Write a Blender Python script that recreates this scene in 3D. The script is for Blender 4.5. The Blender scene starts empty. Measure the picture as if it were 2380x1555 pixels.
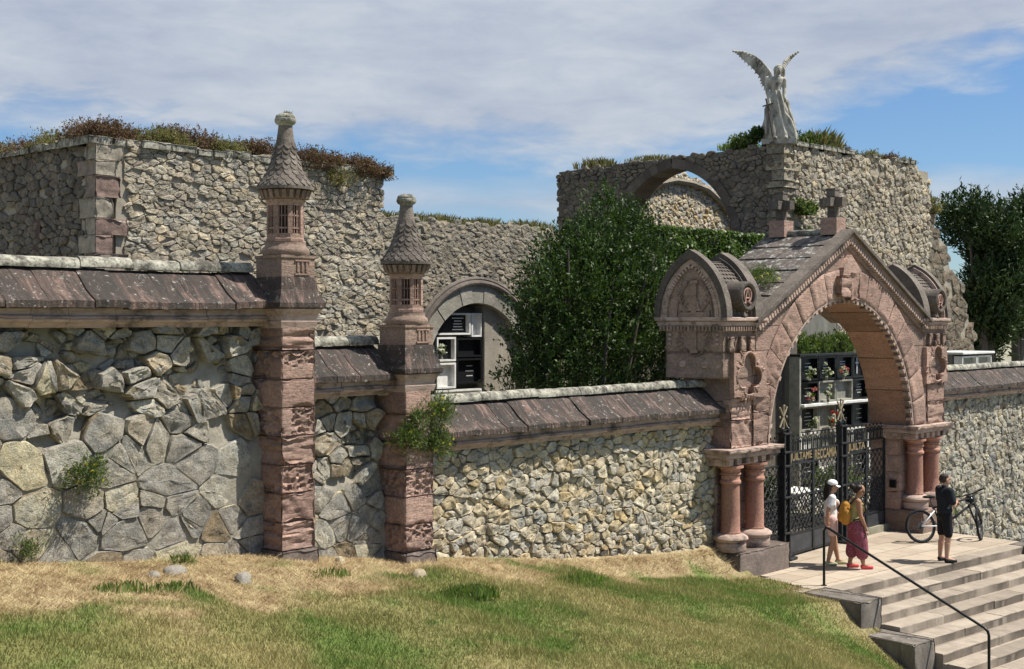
import bpy, math, random
import numpy as np
from mathutils import Vector, Matrix, noise as mn
from mathutils.geometry import tessellate_polygon
R = math.radians; pi = math.pi
S = bpy.context.scene; C = S.collection
# ---------------------------------------------------------------- camera
AZ = 0.7434060561760788          # heading of the camera measured from the wall direction (+X)
cd = bpy.data.cameras.new('camera'); cam = bpy.data.objects.new('camera', cd); C.objects.link(cam)
cam.location = (0, 0, 4.8); cam.rotation_euler = (R(90), 0, AZ - R(90))
cd.sensor_width = 36; cd.lens = 36 * 3100 / 2380; cd.shift_y = -32.5 / 2380
cd.clip_start = .1; cd.clip_end = 6000
S.camera = cam
# ---------------------------------------------------------------- sky and sun
EL = R(58)
SUN = Vector((math.cos(EL) * .677, -math.cos(EL) * .736, math.sin(EL)))
w = bpy.data.worlds.new('World'); S.world = w; w.use_nodes = True
nt = w.node_tree; nt.nodes.clear()
def wn(t, **k):
    n = nt.nodes.new(t)
    for a, b in k.items(): setattr(n, a, b)
    return n
def wl(a, b): nt.links.new(a, b)
sky = wn('ShaderNodeTexSky', sky_type='NISHITA', sun_disc=False, sun_elevation=EL,
         sun_rotation=math.atan2(SUN.x, SUN.y), air_density=1.0, dust_density=.3, ozone_density=2.5)
tc = wn('ShaderNodeTexCoord'); sep = wn('ShaderNodeSeparateXYZ'); wl(tc.outputs['Generated'], sep.inputs[0])
def wm(op, a, b=None):
    n = wn('ShaderNodeMath', operation=op)
    for i, v in enumerate((a, b)):
        if v is None: continue
        if hasattr(v, 'links'): wl(v, n.inputs[i])
        else: n.inputs[i].default_value = v
    return n.outputs[0]
az = wm('ARCTAN2', sep.outputs['Y'], sep.outputs['X'])
el = wm('ARCSINE', sep.outputs['Z'])
cmb = wn('ShaderNodeCombineXYZ'); wl(wm('MULTIPLY', az, 2.6), cmb.inputs[0]); wl(wm('MULTIPLY', el, 8.5), cmb.inputs[1])
def wnoise(scale, det, vec, rough=.55, dist=.3):
    n = wn('ShaderNodeTexNoise'); n.inputs['Scale'].default_value = scale; n.inputs['Detail'].default_value = det
    n.inputs['Roughness'].default_value = rough; n.inputs['Distortion'].default_value = dist
    wl(vec, n.inputs['Vector']); return n.outputs[0]
n1 = wnoise(2.0, 6, cmb.outputs[0]); n2 = wnoise(7, 6, cmb.outputs[0], .6)
def wramp(f, stops):
    n = wn('ShaderNodeValToRGB'); e = n.color_ramp.elements
    while len(e) < len(stops): e.new(.5)
    for i, (p, c) in enumerate(stops):
        e[i].position = p; e[i].color = (c if hasattr(c, '__len__') else (c, c, c)) + ((1,) if hasattr(c, '__len__') else ()) if hasattr(c, '__len__') else (c, c, c, 1)
    wl(f, n.inputs[0]); return n.outputs[0]
# high bank of cloud: starts near 8 degrees, lower edge wandering; a thin bank near the horizon
azr = wm('SUBTRACT', az, AZ)                                  # + = left of the view
edge = wm('ADD', .134, wm('ADD', wm('MULTIPLY', wm('MAXIMUM', wm('SUBTRACT', wm('MULTIPLY', azr, -1.), .1), 0.), .24), wm('MULTIPLY', wm('MAXIMUM', azr, 0.), .05)))
bank = wm('ADD', wm('MULTIPLY', wm('SUBTRACT', el, edge), 26.0), wm('MULTIPLY', wm('SUBTRACT', n1, .5), 1.9))
bank = wm('ADD', bank, wm('MULTIPLY', wm('SUBTRACT', n2, .5), 1.5))
bank = wramp(wm('ADD', bank, .72), [(.1, 0.), (.9, 1.)])
low = wm('ABSOLUTE', wm('SUBTRACT', el, .088))
low = wm('SUBTRACT', wm('ADD', .9, wm('MULTIPLY', wm('SUBTRACT', n1, .5), 2.2)), wm('MULTIPLY', low, 40.))
low = wramp(low, [(.1, 0.), (.9, 1.)])
cover = wm('MINIMUM', wm('ADD', wm('MULTIPLY', bank, .98), wm('MULTIPLY', low, .7)), 1.0)
cshade = wramp(wm('ADD', wm('MULTIPLY', n1, .6), wm('MULTIPLY', n2, .4)), [(.34, (4.0, 4.6, 5.8)), (.64, (5.9, 6.4, 7.0))])
skyb = wn('ShaderNodeMix', data_type='RGBA', blend_type='MULTIPLY'); skyb.inputs[0].default_value = 1
wl(sky.outputs[0], skyb.inputs[6]); skyb.inputs[7].default_value = (.72, .9, 1.12, 1)
mx = wn('ShaderNodeMix', data_type='RGBA'); wl(cover, mx.inputs[0]); wl(skyb.outputs[2], mx.inputs[6]); wl(cshade, mx.inputs[7])
bg = wn('ShaderNodeBackground'); wl(mx.outputs[2], bg.inputs[0]); bg.inputs[1].default_value = .068
wo = wn('ShaderNodeOutputWorld'); wl(bg.outputs[0], wo.inputs[0])
ld = bpy.data.lights.new('sun', 'SUN'); ld.energy = 4.9; ld.angle = R(.53); ld.color = (1, .95, .86)
lo = bpy.data.objects.new('sun', ld); C.objects.link(lo); lo.rotation_euler = SUN.to_track_quat('Z', 'Y').to_euler(); lo.location = (20, -20, 40)
S.view_settings.view_transform = 'Standard'; S.view_settings.look = 'None'; S.view_settings.exposure = 0.6; S.view_settings.gamma = 1
# ---------------------------------------------------------------- helpers
def tag(o, label=None, cat=None, group=None, kind=None):
    if label: o['label'] = label
    if cat: o['category'] = cat
    if group: o['group'] = group
    if kind: o['kind'] = kind
    return o
def thing(name, label, cat, loc=(0, 0, 0), rz=0, group=None):
    o = bpy.data.objects.new(name, None); C.objects.link(o); o.location = loc; o.rotation_euler = (0, 0, rz)
    o.empty_display_size = .2
    return tag(o, label, cat, group, 'thing')
class MB:
    """collects geometry (world coordinates unless built local) and links it as one mesh object"""
    def __init__(s): s.v = []; s.f = []
    def add(s, vs, fs):
        o = len(s.v); s.v.extend([tuple(p) for p in vs]); s.f.extend([tuple(i + o for i in q) for q in fs]); return s
    def box(s, x0, x1, y0, y1, z0, z1, b=0.0):
        if b <= 0:
            return s.add([(x, y, z) for z in (z0, z1) for x, y in ((x0, y0), (x1, y0), (x1, y1), (x0, y1))],
                         [(3, 2, 1, 0), (4, 5, 6, 7), (0, 1, 5, 4), (1, 2, 6, 5), (2, 3, 7, 6), (3, 0, 4, 7)])
        pts = []
        for z, i in ((z0, b), (z0 + b, 0), (z1 - b, 0), (z1, b)):
            for x, y in ((x0 + i + b * (i == 0), y0 + i), (x1 - i - b * (i == 0), y0 + i), (x1 - i, y0 + i + b * (i == 0)), (x1 - i, y1 - i - b * (i == 0)),
                         (x1 - i - b * (i == 0), y1 - i), (x0 + i + b * (i == 0), y1 - i), (x0 + i, y1 - i - b * (i == 0)), (x0 + i, y0 + i + b * (i == 0))):
                pts.append((x, y, z))
        fs = [tuple(range(7, -1, -1)), tuple(range(24, 32))]
        for k in range(3):
            for j in range(8): fs.append((k * 8 + j, k * 8 + (j + 1) % 8, k * 8 + 8 + (j + 1) % 8, k * 8 + 8 + j))
        return s.add(pts, fs)
    def obox(s, c, ax, ay, az_, hx, hy, hz):
        c = Vector(c); ax, ay, az_ = Vector(ax).normalized(), Vector(ay).normalized(), Vector(az_).normalized()
        return s.add([c + ax * hx * i + ay * hy * j + az_ * hz * k for k in (-1, 1) for i, j in ((-1, -1), (1, -1), (1, 1), (-1, 1))],
                     [(3, 2, 1, 0), (4, 5, 6, 7), (0, 1, 5, 4), (1, 2, 6, 5), (2, 3, 7, 6), (3, 0, 4, 7)])
    def tube(s, pts, r, n=6, caps=True):
        pts = [Vector(p) for p in pts]; rs = r if hasattr(r, '__len__') else [r] * len(pts)
        vs = []; N = len(pts); prev = None
        for i, p in enumerate(pts):
            d = (pts[min(i + 1, N - 1)] - pts[max(i - 1, 0)])
            if d.length < 1e-9: d = Vector((0, 0, 1))
            d.normalize()
            if prev is None:
                a = Vector((0, 0, 1)) if abs(d.z) < .9 else Vector((1, 0, 0)); u = d.cross(a).normalized()
            else:
                u = prev - d * prev.dot(d)
                if u.length < 1e-6: u = d.orthogonal()
                u.normalize()
            prev = u; v2 = d.cross(u)
            for k in range(n):
                t = 2 * pi * k / n; vs.append(p + (u * math.cos(t) + v2 * math.sin(t)) * rs[i])
        fs = [(i * n + k, i * n + (k + 1) % n, (i + 1) * n + (k + 1) % n, (i + 1) * n + k) for i in range(N - 1) for k in range(n)]
        if caps: fs += [tuple(range(n - 1, -1, -1)), tuple(range((N - 1) * n, N * n))]
        return s.add(vs, fs)
    def lathe(s, c, prof, n=24, ph=0, axis='z'):
        cx, cy, cz = c; vs = []
        for r, h in prof:
            for k in range(n):
                t = ph + 2 * pi * k / n; a, b = r * math.cos(t), r * math.sin(t)
                vs.append((cx + a, cy + b, cz + h) if axis == 'z' else ((cx + a, cy + h, cz + b) if axis == 'y' else (cx + h, cy + a, cz + b)))
        N = len(prof)
        fs = [(i * n + k, i * n + (k + 1) % n, (i + 1) * n + (k + 1) % n, (i + 1) * n + k) for i in range(N - 1) for k in range(n)]
        fs += [tuple(range(n - 1, -1, -1)), tuple(range((N - 1) * n, N * n))]
        return s.add(vs, fs)
    def ell(s, c, r, rot=None, n=12, m=8):
        c = Vector(c); vs = []; M = rot or Matrix.Identity(3)
        for i in range(1, m):
            a = pi * i / m
            for k in range(n):
                t = 2 * pi * k / n
                vs.append(c + M @ Vector((r[0] * math.sin(a) * math.cos(t), r[1] * math.sin(a) * math.sin(t), r[2] * math.cos(a))))
        vs += [c + M @ Vector((0, 0, r[2])), c - M @ Vector((0, 0, r[2]))]; T = len(vs) - 2
        fs = [(i * n + k, (i + 1) * n + k, (i + 1) * n + (k + 1) % n, i * n + (k + 1) % n) for i in range(m - 2) for k in range(n)]
        fs += [(T, k, (k + 1) % n) for k in range(n)] + [(T + 1, (m - 2) * n + (k + 1) % n, (m - 2) * n + k) for k in range(n)]
        return s.add(vs, fs)
    def cap(s, p0, r0, p1, r1, n=10):
        p0, p1 = Vector(p0), Vector(p1); d = (p1 - p0); L = d.length; d = d.normalized() if L > 1e-6 else Vector((0, 0, 1))
        pts = [p0 - d * r0 * math.sin(a) for a in (1.4, .9, .4)] + [p0, p0.lerp(p1, .5), p1] + [p1 + d * r1 * math.sin(a) for a in (.4, .9, 1.4)]
        rs = [r0 * math.cos(a) for a in (1.4, .9, .4)] + [r0, (r0 + r1) / 2, r1] + [r1 * math.cos(a) for a in (.4, .9, 1.4)]
        return s.tube(pts, rs, n)
    def chain(s, pts, n=10):
        for a, b in zip(pts, pts[1:]): s.cap(a[:3], a[3], b[:3], b[3], n)
        return s
    def prism(s, poly, y0, y1, axis='y', holes=()):
        """polygon (a,b) extruded; axis y: (a,h,b), x: (h,a,b), z: (a,b,h)"""
        f3 = {'y': lambda a, b, h: (a, h, b), 'x': lambda a, b, h: (h, a, b), 'z': lambda a, b, h: (a, b, h)}[axis]
        loops = [list(poly)] + [list(h) for h in holes]; flat = [p for l in loops for p in l]; n = len(flat)
        tri = tessellate_polygon([[Vector((a, b, 0)) for a, b in l] for l in loops])
        vs = [f3(a, b, y0) for a, b in flat] + [f3(a, b, y1) for a, b in flat]
        fs = [tuple(t) for t in tri] + [tuple(i + n for i in reversed(t)) for t in tri]; o = 0
        for l in loops:
            m = len(l); fs += [(o + i, o + (i + 1) % m, n + o + (i + 1) % m, n + o + i) for i in range(m)]; o += m
        return s.add(vs, fs)
    def rough(s, x0, x1, y0, y1, z0, z1, kind='rough', amp=.03, res=.05, seed=0, faces='FLRTB', back=True):
        """a weathered stone block: subdivided faces pitted inwards"""
        rng = random.Random(seed); off = Vector((rng.uniform(0, 90), rng.uniform(0, 90), rng.uniform(0, 90)))
        nx, ny, nz = [max(2, min(26, int(round(d / res)))) for d in (x1 - x0, y1 - y0, z1 - z0)]
        def disp(p, dedge, nrm):
            q = Vector(p) + off
            if kind == 'smooth': d = .15 * (mn.noise(q * 5) * .5 + .5)
            elif kind == 'honey':
                dd = mn.voronoi(q * 11)[0]; e = dd[1] - dd[0]; d = min(1, e * 2.2) * (1 if mn.noise(q * 2.3) > -.25 else .15)
            elif kind == 'strata':
                q2 = Vector((q.x * 1.5, q.y * 1.5, q.z * 13)); d = max(0, mn.fractal(q2, 1., 2., 3) * .9 + .35)
            else: d = max(0, mn.fractal(q * 6, 1., 2., 4) * .8 + .35)
            d *= min(1, dedge / .035 + .1) if kind in ('honey',) else 1
            cr = max(0, 1 - dedge / .03); return amp * d + .012 * cr * cr
        def face(o, a, b, na, nb, nrm):
            o, a, b, nrm = Vector(o), Vector(a), Vector(b), Vector(nrm); la, lb = a.length, b.length; vs = []
            for i in range(na + 1):
                for j in range(nb + 1):
                    p = o + a * (i / na) + b * (j / nb)
                    de = min(i / na * la, (1 - i / na) * la, j / nb * lb, (1 - j / nb) * lb)
                    ck = max(0, mn.noise((p + off) * 4.5) - .12) * .09 + max(0, mn.noise((p + off) * 13)) * .02; d = (disp(p, de, nrm) + ck * max(0, 1 - de / .06)) if de > 1e-6 else .010 + ck
                    vs.append(p - nrm * d)
            s.add(vs, [(i * (nb + 1) + j, (i + 1) * (nb + 1) + j, (i + 1) * (nb + 1) + j + 1, i * (nb + 1) + j + 1) for i in range(na) for j in range(nb)])
        dx, dy, dz = (x1 - x0, 0, 0), (0, y1 - y0, 0), (0, 0, z1 - z0)
        if 'F' in faces: face((x0, y0, z0), dx, dz, nx, nz, (0, -1, 0))
        if 'L' in faces: face((x0, y1, z0), (0, y0 - y1, 0), dz, ny, nz, (-1, 0, 0))
        if 'R' in faces: face((x1, y0, z0), dy, dz, ny, nz, (1, 0, 0))
        if 'T' in faces: face((x0, y0, z1), dx, dy, nx, ny, (0, 0, 1))
        if 'B' in faces: face((x0, y1, z0), dx, (0, y0 - y1, 0), nx, ny, (0, 0, -1))
        if back: s.add([(x0, y1, z0), (x1, y1, z0), (x1, y1, z1), (x0, y1, z1)], [(0, 1, 2, 3)])
        return s
    def build(s, name, mat, parent=None, local=False, smooth=None):
        off = parent.matrix_world.translation if False else None
        vs = s.v
        if parent and not local:
            p = parent
            ox = oy = oz = 0
            while p: ox += p.location.x; oy += p.location.y; oz += p.location.z; p = p.parent
            vs = [(a - ox, b - oy, c - oz) for a, b, c in vs]
        me = bpy.data.meshes.new(name); me.from_pydata(vs, [], s.f)
        if mat: me.materials.append(mat)
        if smooth == 'all': me.polygons.foreach_set('use_smooth', [True] * len(me.polygons))
        elif smooth: me.polygons.foreach_set('use_smooth', [True] * len(me.polygons)); me.set_sharp_from_angle(angle=R(smooth))
        me.update()
        o = bpy.data.objects.new(name, me); C.objects.link(o)
        if parent: o.parent = parent
        return o
    def soft(s, name, mat, parent, vox=.008, it=4, local=True, fac=.5):
        """one continuous skin over the collected volumes"""
        o = s.build(name, mat, parent, local, 'all')
        m = o.modifiers.new('skin', 'REMESH'); m.mode = 'VOXEL'; m.voxel_size = vox; m.use_smooth_shade = True
        m = o.modifiers.new('soften', 'SMOOTH'); m.factor = fac; m.iterations = it
        return o
def npmesh(name, V, F, mat, parent=None, col=None, loc=None):
    """V (n,3), F (m,k) numpy -> object, fast"""
    V = np.asarray(V, dtype=np.float32)
    if parent is not None:
        p = parent; o = np.zeros(3)
        while p: o += np.array(p.location); p = p.parent
        V = V - o.astype(np.float32)
    if loc is not None: V = V - np.array(loc, dtype=np.float32)
    F = np.asarray(F, dtype=np.int32); m, k = F.shape
    me = bpy.data.meshes.new(name); me.vertices.add(len(V)); me.vertices.foreach_set('co', V.ravel())
    me.loops.add(m * k); me.loops.foreach_set('vertex_index', F.ravel())
    me.polygons.add(m); me.polygons.foreach_set('loop_start', np.arange(0, m * k, k, dtype=np.int32)); me.polygons.foreach_set('loop_total', np.full(m, k, dtype=np.int32))
    me.update(calc_edges=True)
    if col is not None:
        a = me.color_attributes.new('Col', 'FLOAT_COLOR', 'POINT'); c4 = np.ones((len(V), 4), dtype=np.float32); c4[:, :3] = col
        a.data.foreach_set('color', c4.ravel())
    me.materials.append(mat); o = bpy.data.objects.new(name, me); C.objects.link(o)
    if parent is not None: o.parent = parent
    if loc is not None: o.location = loc
    return o
# ---------------------------------------------------------------- materials
class NT:
    def __init__(s, name):
        s.m = bpy.data.materials.new(name); s.m.use_nodes = True; s.t = s.m.node_tree; s.b = s.t.nodes['Principled BSDF']
        s.b.inputs['Specular IOR Level'].default_value = .25
        s.tc = s.t.nodes.new('ShaderNodeTexCoord')
    def n(s, t, **k):
        n = s.t.nodes.new(t)
        for a, b in k.items(): setattr(n, a, b)
        return n
    def l(s, a, b): s.t.links.new(a, b)
    def vec(s, sc=(1, 1, 1), rot=(0, 0, 0)):
        n = s.n('ShaderNodeMapping'); n.inputs['Scale'].default_value = sc; n.inputs['Rotation'].default_value = rot
        s.l(s.tc.outputs['Object'], n.inputs[0]); return n.outputs[0]
    def noise(s, scale, det=5, rough=.6, dist=0, vec=None):
        n = s.n('ShaderNodeTexNoise'); n.inputs['Scale'].default_value = scale; n.inputs['Detail'].default_value = det
        n.inputs['Roughness'].default_value = rough; n.inputs['Distortion'].default_value = dist
        s.l(vec or s.tc.outputs['Object'], n.inputs['Vector']); return n.outputs[0]
    def voro(s, scale, vec=None, feat='F1'):
        n = s.n('ShaderNodeTexVoronoi', feature=feat); n.inputs['Scale'].default_value = scale
        s.l(vec or s.tc.outputs['Object'], n.inputs['Vector']); return n.outputs[0]
    def island(s): return s.n('ShaderNodeNewGeometry').outputs['Random Per Island']
    def ramp(s, f, stops, interp='LINEAR'):
        n = s.n('ShaderNodeValToRGB'); n.color_ramp.interpolation = interp; e = n.color_ramp.elements
        while len(e) < len(stops): e.new(.5)
        for i, (p, c) in enumerate(stops):
            e[i].position = p; e[i].color = tuple(c) + (1,) if hasattr(c, '__len__') else (c, c, c, 1)
        s.l(f, n.inputs[0]); return n.outputs[0]
    def mix(s, f, a, b, mode='MIX'):
        n = s.n('ShaderNodeMix', data_type='RGBA', blend_type=mode)
        for i, v in ((0, f), (6, a), (7, b)):
            if hasattr(v, 'links'): s.l(v, n.inputs[i])
            elif i == 0: n.inputs[0].default_value = v
            else: n.inputs[i].default_value = tuple(v) + (1,) if hasattr(v, '__len__') else (v, v, v, 1)
        return n.outputs[2]
    def math(s, op, a, b=0.):
        n = s.n('ShaderNodeMath', operation=op)
        for i, v in enumerate((a, b)):
            if hasattr(v, 'links'): s.l(v, n.inputs[i])
            else: n.inputs[i].default_value = v
        return n.outputs[0]
    def bump(s, h, st=.5, dist=.02):
        n = s.n('ShaderNodeBump'); n.inputs['Strength'].default_value = st; n.inputs['Distance'].default_value = dist
        s.l(h, n.inputs['Height']); s.l(n.outputs[0], s.b.inputs['Normal'])
    def done(s, col, rough=.9, metal=0):
        if hasattr(col, 'links'): s.l(col, s.b.inputs['Base Color'])
        else: s.b.inputs['Base Color'].default_value = tuple(col) + (1,)
        if hasattr(rough, 'links'): s.l(rough, s.b.inputs['Roughness'])
        else: s.b.inputs['Roughness'].default_value = rough
        s.b.inputs['Metallic'].default_value = metal; return s.m
def rubble_mat(name, cols, dark=.45, ls=2.2, spot=(.55, .53, .46), spotamt=.35, bs=.55, bd=.02):
    t = NT(name); n = len(cols)
    c = t.ramp(t.island(), [((i + .5) / n, k) for i, k in enumerate(cols)])
    c = t.mix(1, c, t.ramp(t.noise(9, 8, .7), [(.3, .5), (.5, 1.), (.7, 1.35)]), 'MULTIPLY')
    c = t.mix(1, c, t.ramp(t.noise(45, 6, .75), [(.3, .5), (.5, 1.), (.7, 1.3)]), 'MULTIPLY')
    c = t.mix(t.ramp(t.noise(ls, 7, .7), [(.46, 0.), (.7, dark)]), c, (.055, .05, .042))
    c = t.mix(t.ramp(t.noise(16, 6, .7), [(.6, 0.), (.72, spotamt)]), c, spot)
    c = t.mix(t.ramp(t.noise(75, 5, .75), [(.54, 0.), (.64, .7)]), c, (.07, .062, .05)); c = t.mix(1, c, t.ramp(t.noise(3.5, 5, .7, .6), [(.35, (.82, .86, .92)), (.65, (1.06, 1.02, .94))]), 'MULTIPLY')
    h = t.math('ADD', t.noise(14, 9, .75), t.math('MULTIPLY', t.noise(48, 6, .7), .6)); t.bump(h, bs * 1.3, bd)
    return t.done(c, .95)
def sandstone_mat(name, a, b, dk, darkamt=.6, strata=5, lich=.35, bs=.6, joints=None, ll=3.):
    t = NT(name); v = t.vec((1.2, 1.2, strata))
    c = t.ramp(t.noise(1.6, 8, .65, .4, v), [(.25, b), (.5, a), (.78, [x * 1.25 for x in a])])
    isl = t.ramp(t.island(), [(0., (.68, .66, .66)), (.5, (1., .98, .96)), (1., (1.25, 1.25, 1.25))]); c = t.mix(1, c, isl, 'MULTIPLY')
    c = t.mix(t.ramp(t.noise(1.3, 8, .68), [(.42, 0.), (.68, darkamt)]), c, dk)
    c = t.mix(t.ramp(t.noise(ll * 5, 6, .72), [(.6, 0.), (.7, lich)]), c, (.44, .43, .37))
    c = t.mix(1, c, t.ramp(t.noise(26, 5, .7), [(.3, .6), (.6, 1.1)]), 'MULTIPLY')
    h = t.math('ADD', t.noise(5, 9, .72, .3, v), t.math('MULTIPLY', t.noise(36, 5, .65), .4))
    if joints:
        br = t.n('ShaderNodeTexBrick'); br.inputs['Scale'].default_value = 1; br.inputs['Mortar Size'].default_value = .008
        br.inputs['Brick Width'].default_value = joints[0]; br.inputs['Row Height'].default_value = joints[1]; br.offset = .43
        sp = t.n('ShaderNodeSeparateXYZ'); t.l(t.tc.outputs['Object'], sp.inputs[0]); cb = t.n('ShaderNodeCombineXYZ')
        t.l(t.math('ADD', sp.outputs[0], sp.outputs[1]), cb.inputs[0]); t.l(sp.outputs[2], cb.inputs[1]); t.l(cb.outputs[0], br.inputs['Vector'])
        br.inputs['Color1'].default_value = (1, 1, 1, 1); br.inputs['Color2'].default_value = (.72, .72, .72, 1); br.inputs['Mortar'].default_value = (.25, .25, .25, 1)
        c = t.mix(1, c, br.outputs[0], 'MULTIPLY'); h = t.math('SUBTRACT', h, t.math('MULTIPLY', br.outputs[1], .8))
    t.bump(h, bs, .03); return t.done(c, .9)
M = {}
M['grey_rubble'] = rubble_mat('grey_rubble', [(.36, .335, .29), (.42, .39, .33), (.30, .28, .24), (.39, .36, .30), (.46, .43, .36), (.33, .30, .26), (.42, .34, .23), (.44, .41, .35), (.50, .47, .39), (.55, .48, .31), (.40, .365, .31), (.35, .33, .29), (.30, .235, .15)], .35, 2.0, (.5, .49, .44), .4, .8, .03)
M['cream_rubble'] = rubble_mat('cream_rubble', [(.53, .455, .325), (.45, .41, .325), (.58, .50, .355), (.40, .37, .31), (.52, .42, .26), (.36, .34, .295), (.60, .54, .41), (.48, .36, .19), (.44, .42, .37), (.55, .45, .28)], .3, 2.6)
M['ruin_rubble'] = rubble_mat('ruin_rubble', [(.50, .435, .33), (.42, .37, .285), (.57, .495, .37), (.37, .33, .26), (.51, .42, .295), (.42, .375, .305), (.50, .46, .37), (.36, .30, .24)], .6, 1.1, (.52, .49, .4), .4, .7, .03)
M['right_rubble'] = rubble_mat('grey_cream_rubble', [(.44, .40, .32), (.38, .36, .31), (.50, .45, .34), (.33, .315, .28), (.42, .35, .24), (.30, .285, .25), (.52, .47, .36), (.36, .34, .29)], .45, 1.6)
M['shaded_rubble'] = rubble_mat('shaded_rubble', [(.16, .14, .115), (.2, .175, .14), (.12, .105, .09), (.23, .2, .16), (.17, .14, .115)], .55, 1.2, (.33, .31, .25), .25)  # darkened copy of the ruin stone: shade of the side faces put into the colour
M['mid_rubble'] = rubble_mat('mid_rubble', [(.31, .27, .21), (.25, .22, .17), (.37, .32, .24), (.285, .25, .195)], .5, 1.3, (.42, .4, .33), .3)
t = NT('mortar'); t.bump(t.noise(22, 7, .7), .6, .02)
M['mortar'] = t.done(t.ramp(t.noise(3, 8, .7), [(.3, (.2, .175, .135)), (.7, (.39, .35, .28))]), .95)
t = NT('grey_mortar'); t.bump(t.noise(15, 8, .7), .8, .03)
M['grey_mortar'] = t.done(t.ramp(t.noise(3, 8, .7), [(.3, (.2, .18, .145)), (.7, (.38, .35, .28))]), .95)
M['pink'] = sandstone_mat('pink_sandstone', (.41, .275, .22), (.29, .19, .15), (.12, .095, .08), .58, 5, .3, .9)
M['pink_block'] = sandstone_mat('pink_sandstone_blocks', (.36, .245, .195), (.265, .175, .14), (.11, .09, .075), .68, 6, .3, .8, (1.05, .47))
M['gate_stone'] = sandstone_mat('weathered_pink_sandstone', (.30, .215, .17), (.215, .15, .12), (.11, .09, .075), .6, 4, .35, .8)
M['column'] = sandstone_mat('red_column_stone', (.43, .235, .175), (.39, .205, .15), (.2, .11, .085), .3, 1.5, .08, .15)
M['dark_stone'] = sandstone_mat('lichened_dark_stone', (.155, .132, .112), (.10, .085, .073), (.045, .04, .035), .7, 2, .5, .7)
M['plinth'] = sandstone_mat('grey_plinth_stone', (.21, .165, .14), (.15, .115, .1), (.07, .06, .052), .6, 2, .4, .6)
def slab_mat(name, pink=.55):
    t = NT(name); v = t.vec((4.5, .9, .9), (0, 0, .1)); v2 = t.vec((8, .8, .8), (0, 0, .1))
    c = t.mix(t.ramp(t.island(), [(.25, 0.), (.97, pink)]), (.05, .041, .036), (.19, .125, .10))
    c = t.mix(t.ramp(t.noise(1.5, 9, .75, .8, v), [(.5, 0.), (.6, .7 * pink + .25)]), c, (.31, .20, .165))
    c = t.mix(t.ramp(t.noise(1.6, 9, .75, .5, v2), [(.48, 0.), (.58, .92)]), c, (.034, .03, .027))
    c = t.mix(t.ramp(t.noise(2.2, 9, .78), [(.48, 0.), (.6, .85)]), c, (.05, .043, .038))
    c = t.mix(t.ramp(t.noise(13, 8, .8), [(.58, 0.), (.64, .8)]), c, (.5, .49, .44))
    t.bump(t.math('ADD', t.noise(5, 8, .7, 0, v), t.noise(30, 6, .7)), .8, .025); return t.done(c, .85)
M['slab'] = slab_mat('streaked_coping_slab', .42); M['slab_dark'] = slab_mat('dark_coping_slab', .25)
t = NT('lichened_ridge'); sp = t.n('ShaderNodeSeparateXYZ'); t.l(t.n('ShaderNodeNewGeometry').outputs['Normal'], sp.inputs[0])
c = t.mix(t.ramp(t.noise(4, 9, .74), [(.4, 0.), (.58, 1.)]), (.075, .068, .058), (.40, .385, .315)); c = t.mix(t.ramp(t.noise(20, 6, .7), [(.5, 0.), (.62, .7)]), c, (.05, .047, .04))
t.bump(t.noise(18, 8, .7), .6, .02); M['ridge'] = t.done(c, .92)
t = NT('mould'); v = t.vec((1.2, 1.2, 7)); c = t.ramp(t.noise(2.2, 8, .7, 0, v), [(.3, (.24, .17, .14)), (.5, (.42, .31, .255)), (.75, (.54, .43, .36))])
c = t.mix(t.ramp(t.noise(3, 7, .7), [(.5, 0.), (.66, .85)]), c, (.055, .046, .04)); t.bump(t.noise(9, 8, .7, 0, v), .6, .02); M['mould'] = t.done(c, .9)
t = NT('roof_stone'); v = t.vec((1.4, 3.2, 1.4)); c = t.ramp(t.noise(2, 8, .7, .3, v), [(.3, (.07, .06, .054)), (.55, (.135, .11, .096)), (.8, (.21, .165, .14))])
c = t.mix(t.ramp(t.noise(1.4, 8, .72), [(.45, 0.), (.62, .7)]), c, (.055, .05, .045)); c = t.mix(t.ramp(t.noise(7, 8, .78), [(.53, 0.), (.61, .9)]), c, (.43, .43, .39)); t.bump(t.noise(12, 8, .7), .9, .04); M['roof'] = t.done(c, .9)
t = NT('marble_statue'); c = t.ramp(t.noise(3.2, 8, .7, .2, t.vec((1, 1, .45))), [(.36, (.11, .10, .08)), (.5, (.34, .32, .27)), (.7, (.56, .54, .47))]); t.bump(t.noise(14, 6, .6), .3, .015); M['statue'] = t.done(c, .75)
t = NT('concrete'); c = t.ramp(t.noise(1.6, 9, .7, 0, t.vec((1, 1, .4))), [(.3, (.085, .085, .07)), (.55, (.17, .165, .14)), (.8, (.25, .245, .21))]); t.bump(t.noise(20, 6, .6), .3, .02); M['concrete'] = t.done(c, .9)
t = NT('black_granite'); M['granite'] = t.done(t.ramp(t.noise(60, 3), [(.4, (.008, .009, .01)), (.7, (.025, .026, .028))]), .25)
t = NT('white_marble'); M['marble'] = t.done(t.ramp(t.noise(5, 6), [(.35, (.55, .54, .5)), (.6, (.74, .73, .7))]), .5)
t = NT('grey_slab'); M['grey_slab'] = t.done(t.ramp(t.noise(4, 6), [(.35, (.2, .2, .17)), (.6, (.33, .32, .27))]), .7)
t = NT('carved_letters'); M['letters'] = t.done((.5, .5, .48), .6)
t = NT('black_iron'); t.bump(t.noise(40, 4), .25, .005); M['iron'] = t.done(t.ramp(t.noise(8, 6), [(.35, (.012, .013, .014)), (.7, (.03, .032, .034))]), .45, .0)
t = NT('grey_iron_plate'); M['plate'] = t.done(t.ramp(t.noise(5, 6), [(.35, (.035, .037, .04)), (.7, (.06, .062, .065))]), .5)
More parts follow.
